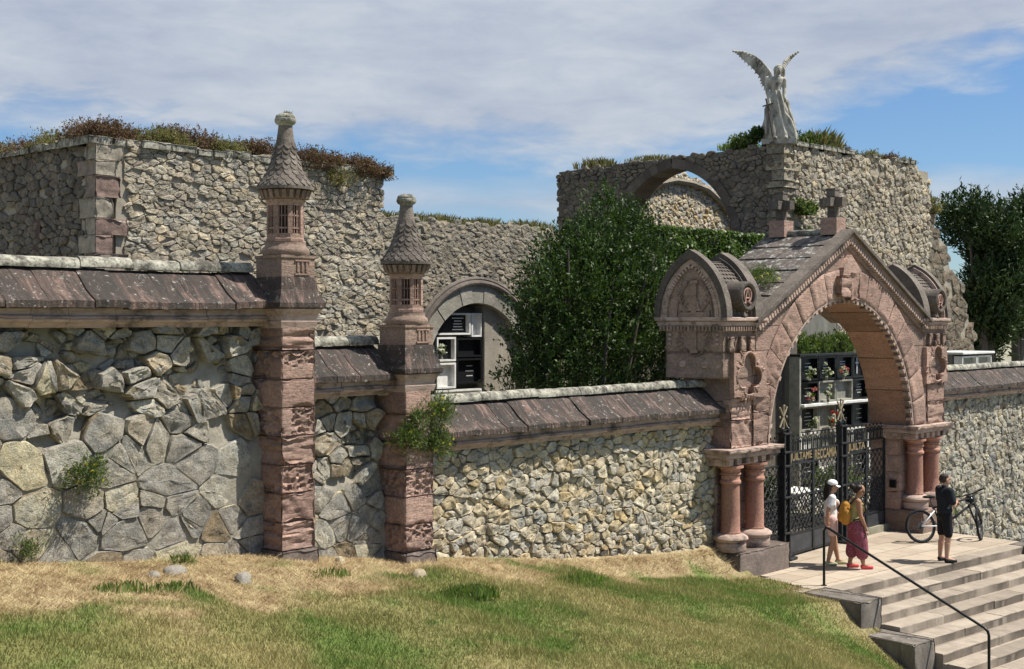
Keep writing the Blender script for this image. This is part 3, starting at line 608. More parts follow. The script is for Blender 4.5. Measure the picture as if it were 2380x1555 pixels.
# ---------------------------------------------------------------- turret pillars
def pillar(xc, dz, zb, seed, label, kinds):
    yc = 13.98; root = thing('turret_pillar', label, 'pillar', (xc, yc, zb)); rng = random.Random(seed); hw = .275
    z = zb - .25; zt = 4.78 + dz; hs = []
    mb = MB().rough(xc - hw - .035, xc + hw + .035, 13.66, 14.62, zb - .3, zb + .12, 'rough', .02, .05, seed); mb.build('base_block', M['plinth'], root)
    z = zb + .12; k = 0; mb = MB(); h0 = (zt - z) / len(kinds)
    for kd in kinds:
        h = h0
        mb.rough(xc - hw, xc + hw, 13.70, 14.62, z + .004, z + h - .004, kd, {'honey': .06, 'strata': .05, 'rough': .045, 'smooth': .012}[kd], .022, seed * 10 + k); z += h; k += 1
    mb.build('shaft_blocks', M['pink'], root, smooth=45)
    Z = lambda h: h + dz
    # capital: cove, eave slab, flared slope, square block
    def sq(prof):
        m2 = MB(); vs = []
        for hh_, zz in prof:
            vs += [(xc - hh_, yc - hh_, Z(zz)), (xc + hh_, yc - hh_, Z(zz)), (xc + hh_, yc + hh_, Z(zz)), (xc - hh_, yc + hh_, Z(zz))]
        n = len(prof); fs = [(i * 4 + k, i * 4 + (k + 1) % 4, i * 4 + 4 + (k + 1) % 4, i * 4 + 4 + k) for i in range(n - 1) for k in range(4)]
        return m2.add(vs, fs + [(3, 2, 1, 0), (n * 4 - 4, n * 4 - 3, n * 4 - 2, n * 4 - 1)])
    sq([(.275, 4.70), (.30, 4.79), (.285, 4.80), (.29, 4.86), (.335, 4.93), (.345, 4.95)]).build('cove_moulding', M['mould'], root)
    sq([(.35, 4.953), (.372, 4.97), (.375, 5.03), (.34, 5.09), (.30, 5.2), (.278, 5.36)]).build('flared_slope', M['slab'], root)
    m3 = sq([(.268, 5.362), (.268, 5.6), (.285, 5.61), (.285, 5.645)])
    m3.build('square_block', M['gate_stone'], root)
    m3 = MB()
    for i in range(3): m3.box(xc - .03 + i * .07, xc + .005 + i * .07, yc - .285, yc - .262, Z(5.42), Z(5.56), .006)
    m3.box(xc - .06, xc + .19, yc - .288, yc - .262, Z(5.565), Z(5.585)); m3.box(xc - .06, xc + .19, yc - .288, yc - .262, Z(5.39), Z(5.41))
    m3.build('panel_bars', M['pink'], root)
    MB().lathe((xc, yc, Z(0)), [(.20, 5.64), (.29, 5.647), (.315, 5.69), (.305, 5.73), (.27, 5.765), (.262, 5.80), (.265, 5.82), (.2, 5.822)], 28).build('torus_base', M['gate_stone'], root, smooth=50)
    # octagonal lantern with barred openings
    r = .245; mb = MB(); mb2 = MB(); mb3 = MB()
    mb2.lathe((xc, yc, Z(0)), [(.165, 5.823), (.165, 6.36)], 8, pi / 8)
    mb.lathe((xc, yc, Z(0)), [(.18, 5.824), (r + .012, 5.825), (r + .012, 5.86), (r, 5.875), (r, 5.93), (.17, 5.932)], 8, pi / 8)
    mb.lathe((xc, yc, Z(0)), [(.17, 6.29), (r, 6.292), (r, 6.33), (r + .02, 6.345), (r + .02, 6.37), (.17, 6.372)], 8, pi / 8)
    for k in range(8):
        a = pi / 8 + k * pi / 4; d = Vector((math.cos(a), math.sin(a), 0)); tg = Vector((-d.y, d.x, 0))
        mb.obox(Vector((xc, yc, Z(6.11))) + d * (r - .028), d, tg, (0, 0, 1), .026, .03, .185)
        a2 = a + pi / 8; d = Vector((math.cos(a2), math.sin(a2), 0)); tg = Vector((-d.y, d.x, 0)); rr = r * math.cos(pi / 8)
        mb.obox(Vector((xc, yc, Z(6.0))) + d * (rr - .018), d, tg, (0, 0, 1), .013, .07, .011)
        mb.obox(Vector((xc, yc, Z(6.0))) + d * (rr - .03), d, tg, (0, 0, 1), .008, .012, .3 * .95) if False else None
        for s_ in (-.022, .022): mb.obox(Vector((xc, yc, Z(6.11))) + d * (rr - .02) + tg * s_, d, tg, (0, 0, 1), .009, .006, .18)
        mb.obox(Vector((xc, yc, Z(6.16))) + d * (rr - .02), d, tg, (0, 0, 1), .009, .07, .007)
    mb.build('lantern', M['pink'], root); mb2.build('lantern_core', plain('recess_shade', (.07, .04, .035)) if 'recess' not in M else M['recess'], root)
    mb3.lathe((xc, yc, Z(0)), [(.2, 6.373), (.262, 6.375), (.275, 6.42), (.3, 6.49), (.2, 6.492)], 24)
    for k in range(22):
        a = 2 * pi * k / 22; d = Vector((math.cos(a), math.sin(a), 0)); tg = Vector((-d.y, d.x, 0))
        mb3.obox(Vector((xc, yc, Z(6.435))) + d * .305, d, tg, (.28, 0, 1) if False else (d * .35 + Vector((0, 0, 1))), .018, .026, .055)
    mb3.build('corbel_table', M['gate_stone'], root, smooth=40)
    # conical roof with rows of stone scales
    prof = [(.37, 6.50), (.37, 6.54), (.335, 6.59), (.285, 6.66), (.238, 6.74), (.205, 6.83), (.165, 6.94), (.135, 7.06), (.112, 7.18), (.098, 7.28), (.09, 7.345)]
    mb = MB().lathe((xc, yc, Z(0)), [(.2, 6.495)] + prof, 28)
    rowz = [6.565, 6.63, 6.695, 6.765, 6.835, 6.905, 6.975, 7.045]
    rad = lambda z: float(np.interp(z, [b for a, b in prof[1:]], [a for a, b in prof[1:]]))
    for i, z0 in enumerate(rowz):
        nn = max(8, int(2 * pi * rad(z0) / .105))
        for k in range(nn):
            a = 2 * pi * (k + .5 * (i % 2)) / nn; hwid = pi / nn * .93; vs = []
            for aa, zz, ex in ((-1, .08, .002), (-1, .03, .007), (-.55, .0, .010), (0, -.018, .013), (.55, .0, .010), (1, .03, .007), (1, .08, .002)):
                rr = rad(z0 + zz) + ex + .004 * rng.random(); vs.append((xc + rr * math.cos(a + aa * hwid), yc + rr * math.sin(a + aa * hwid), Z(z0 + zz)))
            for aa, zz in ((-1, .08), (-1, .03), (-.55, 0), (0, -.018), (.55, 0), (1, .03), (1, .08)):
                rr = rad(z0 + zz) - .004; vs.append((xc + rr * math.cos(a + aa * hwid), yc + rr * math.sin(a + aa * hwid), Z(z0 + zz)))
            mb.add(vs, [(0, 1, 2, 3, 4, 5, 6)] + [(j, j + 7, j + 8, j + 1) for j in range(6)])
    mb.build('conical_roof', M['dark_stone'], root)
    MB().lathe((xc, yc, Z(0)), [(.09, 7.34), (.095, 7.352), (.125, 7.37), (.142, 7.40), (.14, 7.43), (.128, 7.438), (.133, 7.45), (.12, 7.48), (.08, 7.50), (.03, 7.51)], 24).build('finial', M['ridge'], root, smooth=50)
    return root
M['recess'] = plain('recess_shade', (.07, .04, .035))  # dark tone paints the shade inside lantern openings and sunk fields
pillar(10.83, 0, 1.72, 5, 'taller pink sandstone pillar with octagonal lantern, standing left', ['strata', 'rough', 'honey', 'strata', 'honey', 'smooth', 'honey', 'strata'])
pillar(12.98, -.905, 1.42, 6, 'lower pink sandstone turret pillar with yellow flowered weeds growing on it', ['honey', 'smooth', 'honey', 'strata', 'rough', 'smooth'])
# ---------------------------------------------------------------- arched gateway
XC = 25.3; XL, XR = 20.92, 29.9; YF, YB = 13.75, 14.8
gw = thing('arched_gateway', 'pink sandstone cemetery gateway with round arch, gable roof and two stone crosses', 'gateway', (XC, 14.4, 0))
SH = 4.86                                            # springing height of the little side roofs
ar, az0 = 3.05, 2.2
a0 = math.asin(.22 / ar); arc = [(XC + ar * math.cos(a0 + (pi - 2 * a0) * i / 48), az0 + ar * math.sin(a0 + (pi - 2 * a0) * i / 48)) for i in range(49)]
poly = [(XL, 2.42), (XL, 4.72), (21.75, 4.72), (XC - .1, 6.5), (XC + .1, 6.5), (28.85, 4.72), (XR, 4.72), (XR, 2.42)] + arc
MB().prism(poly, YF, YB).build('arch_wall', M['pink_block'], gw)
# arch soffit stones
mb = MB(); n = 11
for i in range(n):
    t0, t1 = a0 + (pi - 2 * a0) * i / n + .004, a0 + (pi - 2 * a0) * (i + 1) / n - .004; m = 5; vs = []
    for k in range(m + 1):
        t = t0 + (t1 - t0) * k / m
        for r_, y in ((ar - .022, YF + .14), (ar - .022 - .01 * (i % 2), YB - .01), (ar + .05, YB - .01), (ar + .05, YF + .14)): vs.append((XC + r_ * math.cos(t), y, az0 + r_ * math.sin(t)))
    fs = [(k * 4 + j, k * 4 + 4 + j, k * 4 + 4 + (j + 1) % 4, k * 4 + (j + 1) % 4) for k in range(m) for j in range(4)] + [(0, 1, 2, 3), (m * 4, m * 4 + 3, m * 4 + 2, m * 4 + 1)]
    mb.add(vs, fs)
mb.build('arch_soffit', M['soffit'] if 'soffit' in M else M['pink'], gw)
# archivolt: weathered voussoirs standing proud
mb = MB(); rng = random.Random(77); n = 17
for i in range(n):
    t0, t1 = a0 + (pi - 2 * a0) * i / n + .003, a0 + (pi - 2 * a0) * (i + 1) / n - .003; na, nr = 12, 14; rough_ = .05 if t0 > 2.3 else (.03 if rng.random() < .3 else .014)
    vs = []; ro = ar + .62 + rng.uniform(-.02, .02)
    for k in range(na + 1):
        for j in range(nr + 1):
            t = t0 + (t1 - t0) * k / na; r_ = ar + .04 + (ro - ar - .04) * j / nr
            q = Vector((t * 9, r_ * 3, 5)); edge = min(k, na - k, j, nr - j)
            h = (.06 - rough_ * (mn.fractal(Vector((t * 26, r_ * 5, i)), 1, 2, 4) * .8 + .4)) if edge else .025
            vs.append((XC + r_ * math.cos(t), YF - h, az0 + r_ * math.sin(t)))
    mb.add(vs, [(k * (nr + 1) + j, k * (nr + 1) + j + 1, (k + 1) * (nr + 1) + j + 1, (k + 1) * (nr + 1) + j) for k in range(na) for j in range(nr)])
mb.build('archivolt', M['pink'], gw, smooth=55)
mb = MB(); n = 46
for i in range(n):
    t = a0 + .02 + (pi - 2 * a0 - .04) * (i + .5) / n
    if t > 2.0 and rng.random() < .35: continue
    d = Vector((math.cos(t), 0, math.sin(t))); tg = Vector((-d.z, 0, d.x)); L = .05 + .02 * rng.random()
    mb.obox(Vector((XC, YF + .055, az0)) + d * (ar - L * .55 + .02), d, (0, 1, 0), tg, L, .065, .045 if rng.random() < .8 else .03)
ps = []
for k in range(61):
    t = a0 + .01 + (pi - 2 * a0 - .02) * k / 60
    for r_, y in ((ar - .012, 13.735), (ar + .045, 13.735), (ar + .045, 13.8), (ar - .012, 13.8)): ps.append((XC + r_ * math.cos(t), y, az0 + r_ * math.sin(t)))
mb.add(ps, [(k * 4 + j, k * 4 + 4 + j, k * 4 + 4 + (j + 1) % 4, k * 4 + (j + 1) % 4) for k in range(60) for j in range(4)]); mb.build('billet_moulding', M['mould'], gw)
# keystone group
mb = MB().rough(24.75, 25.2, 13.56, 13.8, 5.28, 5.72, 'strata', .05, .03, 5).rough(25.22, 25.62, 13.6, 13.8, 5.22, 5.8, 'rough', .05, .03, 6)
mb.build('keystone', M['pink'], gw, smooth=60)
MB().prism([(24.95, 5.74), (25.75, 5.72), (25.72, 5.86), (25.3, 6.18), (25.0, 5.9)], 13.63, 13.8).build('keystone_cap', M['pink'], gw)
# piers: rough blocks on the front and on the outer side
mb = MB(); mbr = MB()
for z0, z1, kd in ((2.425, 2.93, 'rough'), (2.94, 3.36, 'strata')):
    mb.rough(XL - .012, 21.62, 13.715, 13.9, z0, z1, kd, .05, .028, int(z0 * 100), back=False, faces='FRLTB')
    mbr.rough(29.02, XR + .012, 13.715, 13.9, z0, z1, 'strata' if kd == 'rough' else 'smooth', .04, .028, int(z0 * 90), back=False)
mb.rough(21.64, 22.2, 13.70, 13.9, 2.425, 3.05, 'strata', .05, .028, 9, back=False).rough(21.64, 22.26, 13.70, 13.9, 3.06, 3.6, 'strata', .06, .028, 10, back=False)
mb.build('pier_facing', M['pink'], gw, smooth=60); mbr.build('pier_facing', M['pink'], gw, smooth=60)
# upper side blocks that overhang the piers
for x0, x1 in ((20.66, 21.7), (28.9, 29.98)):
    mb = MB().rough(x0, x1, 13.735, 15.02, 3.72, 4.2, 'smooth', .02, .05, int(x0)).rough(x0, x1, 13.735, 15.02, 4.205, 4.74, 'smooth', .02, .05, int(x1))
    mb.build('side_block', M['gate_stone'], gw, smooth=60)
    for i, px in enumerate((x0 + .12, x0 + .5, x0 + .82)): MB().rough(px, px + .2, 13.66, 13.8, 4.22, 4.5, 'rough', .03, .03, i + int(x0), back=False).build('corbel', M['gate_stone'], gw)
# cornices (level pieces over the piers) with dentils
for x0, x1 in ((20.6, 21.98), (28.62, 30.04)):
    mb = MB().box(x0, x1, 13.6, 15.26, 4.79, 4.862, .012).box(x0 + .03, x1, 13.66, 15.2, 4.70, 4.787, .01).box(x0 + .04, x1 - .02, 13.70, 15.16, 4.60, 4.697)
    mb.build('cornice', M['mould'], gw)
    mb = MB()
    for i in range(16): mb.box(x0 + .05 + i * .083, x0 + .095 + i * .083, 13.655, 13.70, 4.61, 4.69)
    for i in range(18): mb.box(x0 + .0, x0 + .04, 13.72 + i * .08, 13.762 + i * .08, 4.61, 4.69)
    mb.build('dentil_course', M['gate_stone'], gw)
# raking cornice and roof
ea, ap = 4.74, 6.62; xa, xb = 21.62, 28.98; xm = XC - .02
for s_ in (-1, 1):
    e0 = Vector((xa if s_ < 0 else xb, 0, ea)); e1 = Vector((xm, 0, ap)); d = (e1 - e0).normalized(); nrm = Vector((-d.z, 0, d.x)) if s_ < 0 else Vector((d.z, 0, -d.x)); L = (e1 - e0).length
    if nrm.z < 0: nrm = -nrm
    def rake(y0, y1, n0, n1, l0=0, l1=0):
        a, b = e0 + d * l0, e1 + d * l1
        pts = [a + nrm * n0, b + nrm * n0, b + nrm * n1, a + nrm * n1]
        # cut the top end plumb so that the two halves meet on the axis
        for i in (1, 2):
            p = pts[i]; k = (xm - p.x) / d.x; pts[i] = p + d * k
        return MB().add([(p.x, y, p.z) for y in (y0, y1) for p in pts], [(0, 1, 2, 3), (7, 6, 5, 4), (0, 4, 5, 1), (1, 5, 6, 2), (2, 6, 7, 3), (3, 7, 4, 0)])
    rake(13.56, 13.86, .02, .085).build('gable_coping', M['dark_stone'], gw)
    mb = rake(13.64, 13.85, -.09, .018); mb.build('raking_cornice', M['mould'] if s_ < 0 else M['gate_stone'], gw)
    mb = MB(); k = int(L / .1)
    for i in range(k): mb.obox(e0 + d * (.1 + i * .1) - nrm * .135 + Vector((0, 13.685, 0)), d, (0, 1, 0), nrm, .03, .06, .045)
    mb.build('rake_dentils', M['mould'], gw)
    rake(13.70, 13.84, -.27, -.182).build('lower_rake', M['gate_stone'], gw)
    # the roof slope behind: overlapping stone slabs laid in courses
    mb = MB(); rows = 7; rngr = random.Random(5 + s_)
    for i in range(rows):
        l0, l1 = L * i / rows - .05 * (i > 0), L * (i + 1) / rows; x_ = 13.862
        y = 13.862
        while y < 15.66:
            y1 = min(15.68, y + rngr.uniform(.32, .6)); lift = rngr.uniform(0, .012)
            a, b = e0 + d * l0 + nrm * (.042 + lift * 1.5), e0 + d * l1 + nrm * (.018 + lift); th = .06
            ps = [a, b, b - nrm * th, a - nrm * th]
            mb.add([(p.x, yy, p.z) for yy in (y + .004, y1 - .004) for p in ps], [(0, 1, 2, 3), (7, 6, 5, 4), (0, 4, 5, 1), (1, 5, 6, 2), (2, 6, 7, 3), (3, 7, 4, 0)])
            y = y1
    mb.build('roof_slope', M['roof'], gw)
mb = MB().prism([(xa + .3, ea), (xa + 1.1, ea), (xm, 5.75), (xb - 1.1, ea), (xb - .3, ea), (xm, ap - .1)], 13.9, 15.55); mb.build('roof_core', M['gate_stone'], gw)
MB().tube([(xm, 13.9, ap + .05), (xm, 15.66, ap + .05)], .075, 10).build('roof_ridge', M['ridge'], gw)
# side roofs: pointed barrel vaults with scale slates, two ribs and a medallion
def ogive(hw, h, n=14, z0=SH, yc=14.43):
    q_ = h / hw; R_ = (1 + q_ * q_) / 2
    L = [(yc - hw * ((1 - R_) + math.sqrt(max(0, R_ * R_ - (q_ * i / n) ** 2))), z0 + h * i / n) for i in range(n + 1)]
    return L + [(2 * yc - y, z) for y, z in reversed(L[:-1])]
def rib(x0, x1, ho, hi, mat, name):
    o, i_ = ogive(*ho), ogive(*hi); n = len(o); vs = [(x, y, z) for x in (x0, x1) for y, z in o] + [(x, y, z) for x in (x0, x1) for y, z in i_]
    fs = []
    for k in range(n - 1):
        fs += [(k, k + 1, n + k + 1, n + k), (2 * n + k, 3 * n + k, 3 * n + k + 1, 2 * n + k + 1), (k, 2 * n + k, 2 * n + k + 1, k + 1), (n + k, n + k + 1, 3 * n + k + 1, 3 * n + k)]
    fs += [(0, n, 3 * n, 2 * n), (n - 1, 3 * n - 1, 4 * n - 1, 2 * n - 1)]
    MB().add(vs, fs).build(name, mat, gw, smooth=35)
for side in (0, 1):
    mxx = (lambda x: x) if side == 0 else (lambda x: 2 * 25.31 - x)
    fl = lambda a, b: (min(mxx(a), mxx(b)), max(mxx(a), mxx(b)))
    rib(*fl(20.60, 20.78), (.83, 1.27), (.70, 1.10), M['dark_stone'], 'gable_rib'); rib(*fl(20.64, 20.84), (.78, 1.20), (.6, 1.0), M['mould'], 'inner_rib')
    rib(*fl(21.62, 21.9), (.80, 1.25), (.55, 1.0), M['dark_stone'], 'gable_rib'); rib(*fl(21.57, 21.72), (.73, 1.15), (.55, .97), M['dark_stone'], 'inner_rib')
    a, b = fl(20.80, 21.8); MB().prism(ogive(.64, 1.03), a, b, 'x').build('side_roof_core', M['gate_stone'], gw)
    a, b = fl(20.672, 20.80); MB().prism(ogive(.66, 1.05, z0=SH - .005), a, b, 'x').build('tympanum', M['gate_stone'], gw)
    a, b = fl(20.845, 21.565); mb = MB(); og = ogive(.66, 1.07, 40); acc = [0]
    for p, q in zip(og, og[1:]): acc.append(acc[-1] + math.dist(p, q))
    half = acc[len(acc) // 2]; row = 0; s0 = 0.0
    def at_(s): return (float(np.interp(s, acc, [p[0] for p in og])), float(np.interp(s, acc, [p[1] for p in og])))
    while s0 < half - .02:
        nn = 7
        for k in range(nn + 1):
            xcn = a + (b - a) * (k + .5 * (row % 2)) / nn; w_ = (b - a) / nn * .47
            for sgn in (1, -1):
                pts = []
                for dx, ds, ex in ((-1, .12, .0), (-1, .03, .018), (-.5, -.005, .026), (0, -.018, .028), (.5, -.005, .026), (1, .03, .018), (1, .12, .0)):
                    y, z = at_(min(half, max(0, s0 + ds))); xx = min(b, max(a, xcn + dx * w_)); pts.append((xx, (y - ex) if sgn > 0 else 2 * 14.43 - (y - ex), z + ex * .6))
                pb = []
                for (x, y, z) in pts: pb.append((x, y + .02 * sgn, z - .012))
                mb.add(pts + pb, [tuple(range(7))] + [(j, j + 7, j + 8, j + 1) for j in range(6)])
        s0 += .098; row += 1
    mb.build('scale_slates', M['roof_scale'] if 'roof_scale' in M else M['dark_stone'], gw)
    # round medallion with the interlaced A and omega
    cx, cz = mxx(21.24), 5.25
    md = MB().lathe((cx, 0, cz), [(.2, 13.62), (.205, 13.545), (.245, 13.53), (.275, 13.55), (.28, 13.64), (.28, 14.2), (.1, 14.2)], 32, 0, 'y').build('medallion', M['dark_stone'], gw, smooth=40)
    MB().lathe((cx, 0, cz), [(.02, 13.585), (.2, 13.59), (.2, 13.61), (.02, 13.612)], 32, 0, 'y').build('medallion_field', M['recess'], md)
    mb = MB(); P = lambda u, v: (cx + u, 13.572, cz + v)
    for uu in (-1, 1):
        mb.tube([P(uu * .012, .15), P(uu * .045, .02), P(uu * .085, -.125)], .017, 6); mb.tube([P(uu * .06, -.125), P(uu * .115, -.125)], .014, 6)
        mb.tube([P(uu * math.sin(t) * .125, .035 - .115 * math.cos(t)) for t in [pi * (.98 - .62 * i / 9) for i in range(10)]] + [P(uu * .10, -.05), P(uu * .05, -.085), P(uu * .035, -.11)], [.014] * 6 + [.019] * 3 + [.016] * 4, 6)
    mb.tube([P(-.05, -.03), P(.05, -.03)], .013, 6); mb.tube([P(-.03, .15), P(.03, .15)], .012, 6)
    mb.build('monogram', M['monogram'] if 'monogram' in M else M['column'], md)
    # dentil ring of the outer face
    mb = MB(); og2 = ogive(.585, .97, 20); xx0 = mxx(20.665)
    for (y, z), (y2, z2) in zip(og2, og2[1:]):
        L = math.dist((y, z), (y2, z2)); k = max(1, int(L / .085))
        mb.obox((mxx(20.65), (y + y2) / 2, (z + z2) / 2), (1, 0, 0), (0, y2 - y, z2 - z), (0, -(z2 - z), y2 - y), .025, .022, .035)
    for z in [SH - .07 - .085 * i for i in range(6)]:
        for y in (13.845, 15.01 - .1): mb.box(*sorted((mxx(20.63), mxx(20.68))), y - .03, y + .03, z - .022, z + .022)
    mb.build('face_dentils', M['mould'], gw)
    # cross among palm leaves, in relief on the outer face
    mb = MB(); X_ = mxx(20.655); yc = 14.36
    mb.obox((X_, yc, 4.86), (1, 0, 0), (0, 1, 0), (0, 0, 1), .03, .055, .62); mb.obox((X_, yc, 4.9), (1, 0, 0), (0, 1, 0), (0, 0, 1), .028, .30, .055)
    for e_ in ((0, .66), (0, -.64), (.32, .04), (-.32, .04)):
        mb.obox((X_, yc + e_[0], 4.86 + e_[1]), (1, 0, 0), (0, 1, 0), (0, 0, 1), .032, .03 + .055 * (e_[0] == 0), .03 + .055 * (e_[0] != 0))
    mb.prism([(yc - .13, 4.98), (yc, 5.42), (yc + .13, 4.98)], *sorted((X_ - .02, X_ + .02)), 'x'); mb.prism([(yc - .11, 4.80), (yc, 4.45), (yc + .11, 4.80)], *sorted((X_ - .02, X_ + .02)), 'x')
    for q in (-1, 1):
        for up in (-1, 1):
            cen = [(yc + q * (.16 + .17 * math.sin(t * pi)), 4.86 + up * (.12 + .5 * t)) for t in [i / 7 for i in range(8)]]
            mb.tube([(X_, a_, b_) for a_, b_ in cen], .016, 6)
            for (a_, b_) in cen[:-1]:
                for ww in (-1, 1): mb.cap((X_, a_, b_), .016, (X_, a_ + ww * .075, b_ + up * .075), .01, 6)
    mb.tube([(X_, yc + .4 * math.cos(t), 4.86 + .72 * math.sin(t)) for t in [2 * pi * i / 32 for i in range(33)]], .014, 5)
    mb.build('cross_relief', M['gate_stone'], gw)
    mb = MB()
    for y in (14.12, 14.62): mb.lathe((mxx(20.66), y, 3.98), [(.02, -.04), (.065, -.03), (.07, 0), (.065, .03), (.02, .04)], 14, 0, 'x').tube([(mxx(20.63), y + .04 * math.cos(t), 3.98 + .04 * math.sin(t)) for t in [i * pi / 6 for i in range(13)]], .012, 5)
    mb.build('rosettes', M['mould'], gw)
# trefoil carvings: a facing slab pierced by a trefoil, with a moulded rim and broken edges
for xc_, sgn in ((21.42, 1), (29.40, -1)):
    zc = 3.80; lobes = [(0, .2, .21), (.22, -.06, .2), (-.22, -.06, .2)]
    def trad(th):
        best = .1
        for lx, lz, lr in lobes:
            ux, uz = math.cos(th), math.sin(th); bq = ux * lx + uz * lz; dd = lr * lr - (lx * lx + lz * lz - bq * bq)
            if dd > 0: best = max(best, bq + math.sqrt(dd))
        if abs(math.sin(th) + 1) < .12: best = max(best, .4)
        return best
    hole = [(xc_ + trad(t) * math.cos(t), zc + trad(t) * math.sin(t)) for t in [2 * pi * k / 72 for k in range(72)]]
    x0, x1 = (XL - .015, 22.02) if sgn > 0 else (28.85, XR + .015)
    out = []
    rq = random.Random(8 + sgn)
    for (ax, az2), (bx2, bz2) in zip([(x0, 3.37), (x1, 3.37), (x1, 4.19), (x0, 4.19)], [(x1, 3.37), (x1, 4.19), (x0, 4.19), (x0, 3.37)]):
        for k in range(9): f_k = k / 9; out.append((ax + (bx2 - ax) * f_k + rq.uniform(-.012, .012), az2 + (bz2 - az2) * f_k + rq.uniform(-.02, .02)))
    MB().prism(out, 13.645, 13.748, 'y', [hole[::-1]]).build('trefoil_slab', M['pink'], gw)
    mb = MB(); mb.tube([(a, 13.64, b) for a, b in hole + hole[:1]], .02, 6)
    for k in range(22):
        th = rq.uniform(0, 6.28); rr_ = trad(th) + rq.uniform(.05, .16); mb.cap((xc_ + (rr_ - .05) * math.cos(th), 13.645, zc + (rr_ - .05) * math.sin(th)), .03, (xc_ + (rr_ + .03) * math.cos(th), 13.65, zc + (rr_ + .03) * math.sin(th)), .016, 7)
    mb.build('trefoil_carving', M['pink'], gw)
# imposts, dentil frieze, cores, columns, plinths
for side in (0, 1):
    f = (lambda x: x) if side == 0 else (lambda x: 2 * 25.33 - x)
    fl = lambda a, b: (min(f(a), f(b)), max(f(a), f(b)))
    a, b = fl(20.58, 22.5); mb = MB().rough(a, b, 13.53, 14.92, 2.345, 2.422, 'smooth', .012, .06, 3 + side).box(a + .05, b - .05, 13.6, 14.86, 2.25, 2.343, .01); mb.build('impost_slab', M['mould'], gw)
    mb = MB(); a, b = fl(20.74, 22.36); mb.box(a, b, 13.74, 14.8, 2.1, 2.248)
    for i in range(6): mb.box(a + .02 + i * .28, a + .16 + i * .28, 13.66, 13.74, 2.12, 2.24, .006)
    for i in range(4): mb.box(a - .06, a, 13.8 + i * .28, 13.94 + i * .28, 2.12, 2.24, .006)
    mb.build('dentil_frieze', M['mould'], gw)
    a, b = fl(20.95, 22.3); mb = MB(); z = -.9; k = 0
    while z < 2.09:
        z1 = min(2.098, z + (.46, .38, .52, .42)[k % 4]); mb.rough(a, b, 14.08, 14.8, z + .003, z1 - .003, ('strata', 'smooth', 'rough', 'smooth')[(k + side) % 4], .03 if side == 0 else .015, .06, 40 + k, 'FLR'); z = z1; k += 1
    mb.build('pier_core', M['pink'], gw, smooth=60)
    for xcol in (21.12, 21.95):
        xc_ = xcol if side == 0 else {21.12: 28.72, 21.95: 29.56}[xcol]; yc = 13.87
        col = MB().lathe((xc_, yc, 0), [(.12, .83), (.19, .832), (.195, .85), (.178, .875), (.176, 1.2), (.168, 1.74), (.168, 1.75), (.195, 1.765), (.20, 1.79), (.192, 1.82), (.172, 1.835), (.175, 1.91), (.196, 1.93), (.196, 1.96), (.178, 1.97), (.19, 2.03), (.245, 2.055), (.245, 2.099), (.1, 2.0995)], 36).build('column', M['column'], gw, smooth=40)
        MB().lathe((xc_, yc, 0), [(.1, .50), (.28, .501), (.295, .53), (.29, .655), (.268, .675), (.275, .685), (.315, .70), (.335, .735), (.32, .775), (.262, .81), (.21, .828), (.1, .829)], 40).build('column_base', M['mould'], col, smooth=40)
    if side == 0: MB().rough(20.95, 22.72, 13.55, 14.6, -.5, .5, 'smooth', .03, .05, 8).build('plinth', M['plinth'], gw, smooth=60)
    else: MB().rough(28.34, 29.95, 13.5, 14.8, -.4, .49, 'smooth', .03, .05, 9).build('plinth', M['gate_stone'], gw, smooth=60)
mb = MB().box(28.30, 28.36, 14.14, 14.30, .98, 1.16, .01); mb.build('intercom_box', M['blackpaint'], gw)
# stone crosses on the ridge
for yc in (14.05, 15.3):
    cr = MB(); zc = 6.62
    cr.obox((xm, yc, zc + .16), (1, 0, 0), (0, 1, 0), (0, 0, 1), .19, .19, .18).build('cross_pedestal', M['pink'], gw)
    m2 = MB().obox((xm, yc, zc + .44), (1, 0, 0), (0, 1, 0), (0, 0, 1), .085, .085, .14).obox((xm, yc, zc + .67), (1, 0, 0), (0, 1, 0), (0, 0, 1), .095, .27, .095)
    m2.obox((xm, yc, zc + .67), (1, 0, 0), (0, 1, 0), (0, 0, 1), .27, .093, .093).obox((xm, yc, zc + .86), (1, 0, 0), (0, 1, 0), (0, 0, 1), .1, .1, .075).obox((xm, yc, zc + .94), (1, 0, 0), (0, 1, 0), (0, 0, 1), .11, .11, .02)
    m2.build('stone_cross', M['dark_stone'], gw)
# weeds rooted on the roof are added with the plants
# ---------------------------------------------------------------- wrought iron gate
ig = thing('iron_gate', 'black wrought iron gate with gilded letter band and monogram finials under the arch', 'gate', (24.85, 14.25, 0))  # hung slightly askew under the arch; turned at the end of this part
def scrolls(mb, x0, x1, z0, z1, y, cs, seed):
    nx, nz = max(1, round((x1 - x0) / cs)), max(1, round((z1 - z0) / cs)); rg = random.Random(seed)
    for i in range(nx):
        for j in range(nz):
            cx, cz = x0 + (x1 - x0) * (i + .5) / nx, z0 + (z1 - z0) * (j + .5) / nz; hx, hz = (x1 - x0) / nx / 2, (z1 - z0) / nz / 2; s = 1 if (i + j) % 2 else -1
            pts = []
            for k in range(9):
                t = k / 8 * 3.6; r_ = .25 + .75 * k / 8; pts.append((cx + s * (hx * .5 - hx * .48 * r_ * math.cos(t)), y, cz + hz * .5 + hz * .45 * r_ * math.sin(t)))
            mb.tube(pts, .0125, 4, False)
            pts = [(2 * cx - a, y, 2 * cz - c) for a, b, c in pts]; mb.tube(pts, .0125, 4, False)
            mb.tube([(cx - hx * s, y, cz - hz), (cx, y, cz), (cx + hx * s, y, cz + hz)], .008, 4, False)
            if rg.random() < .5: mb.ell((cx, y, cz), (.022, .012, .022), None, 6, 4)
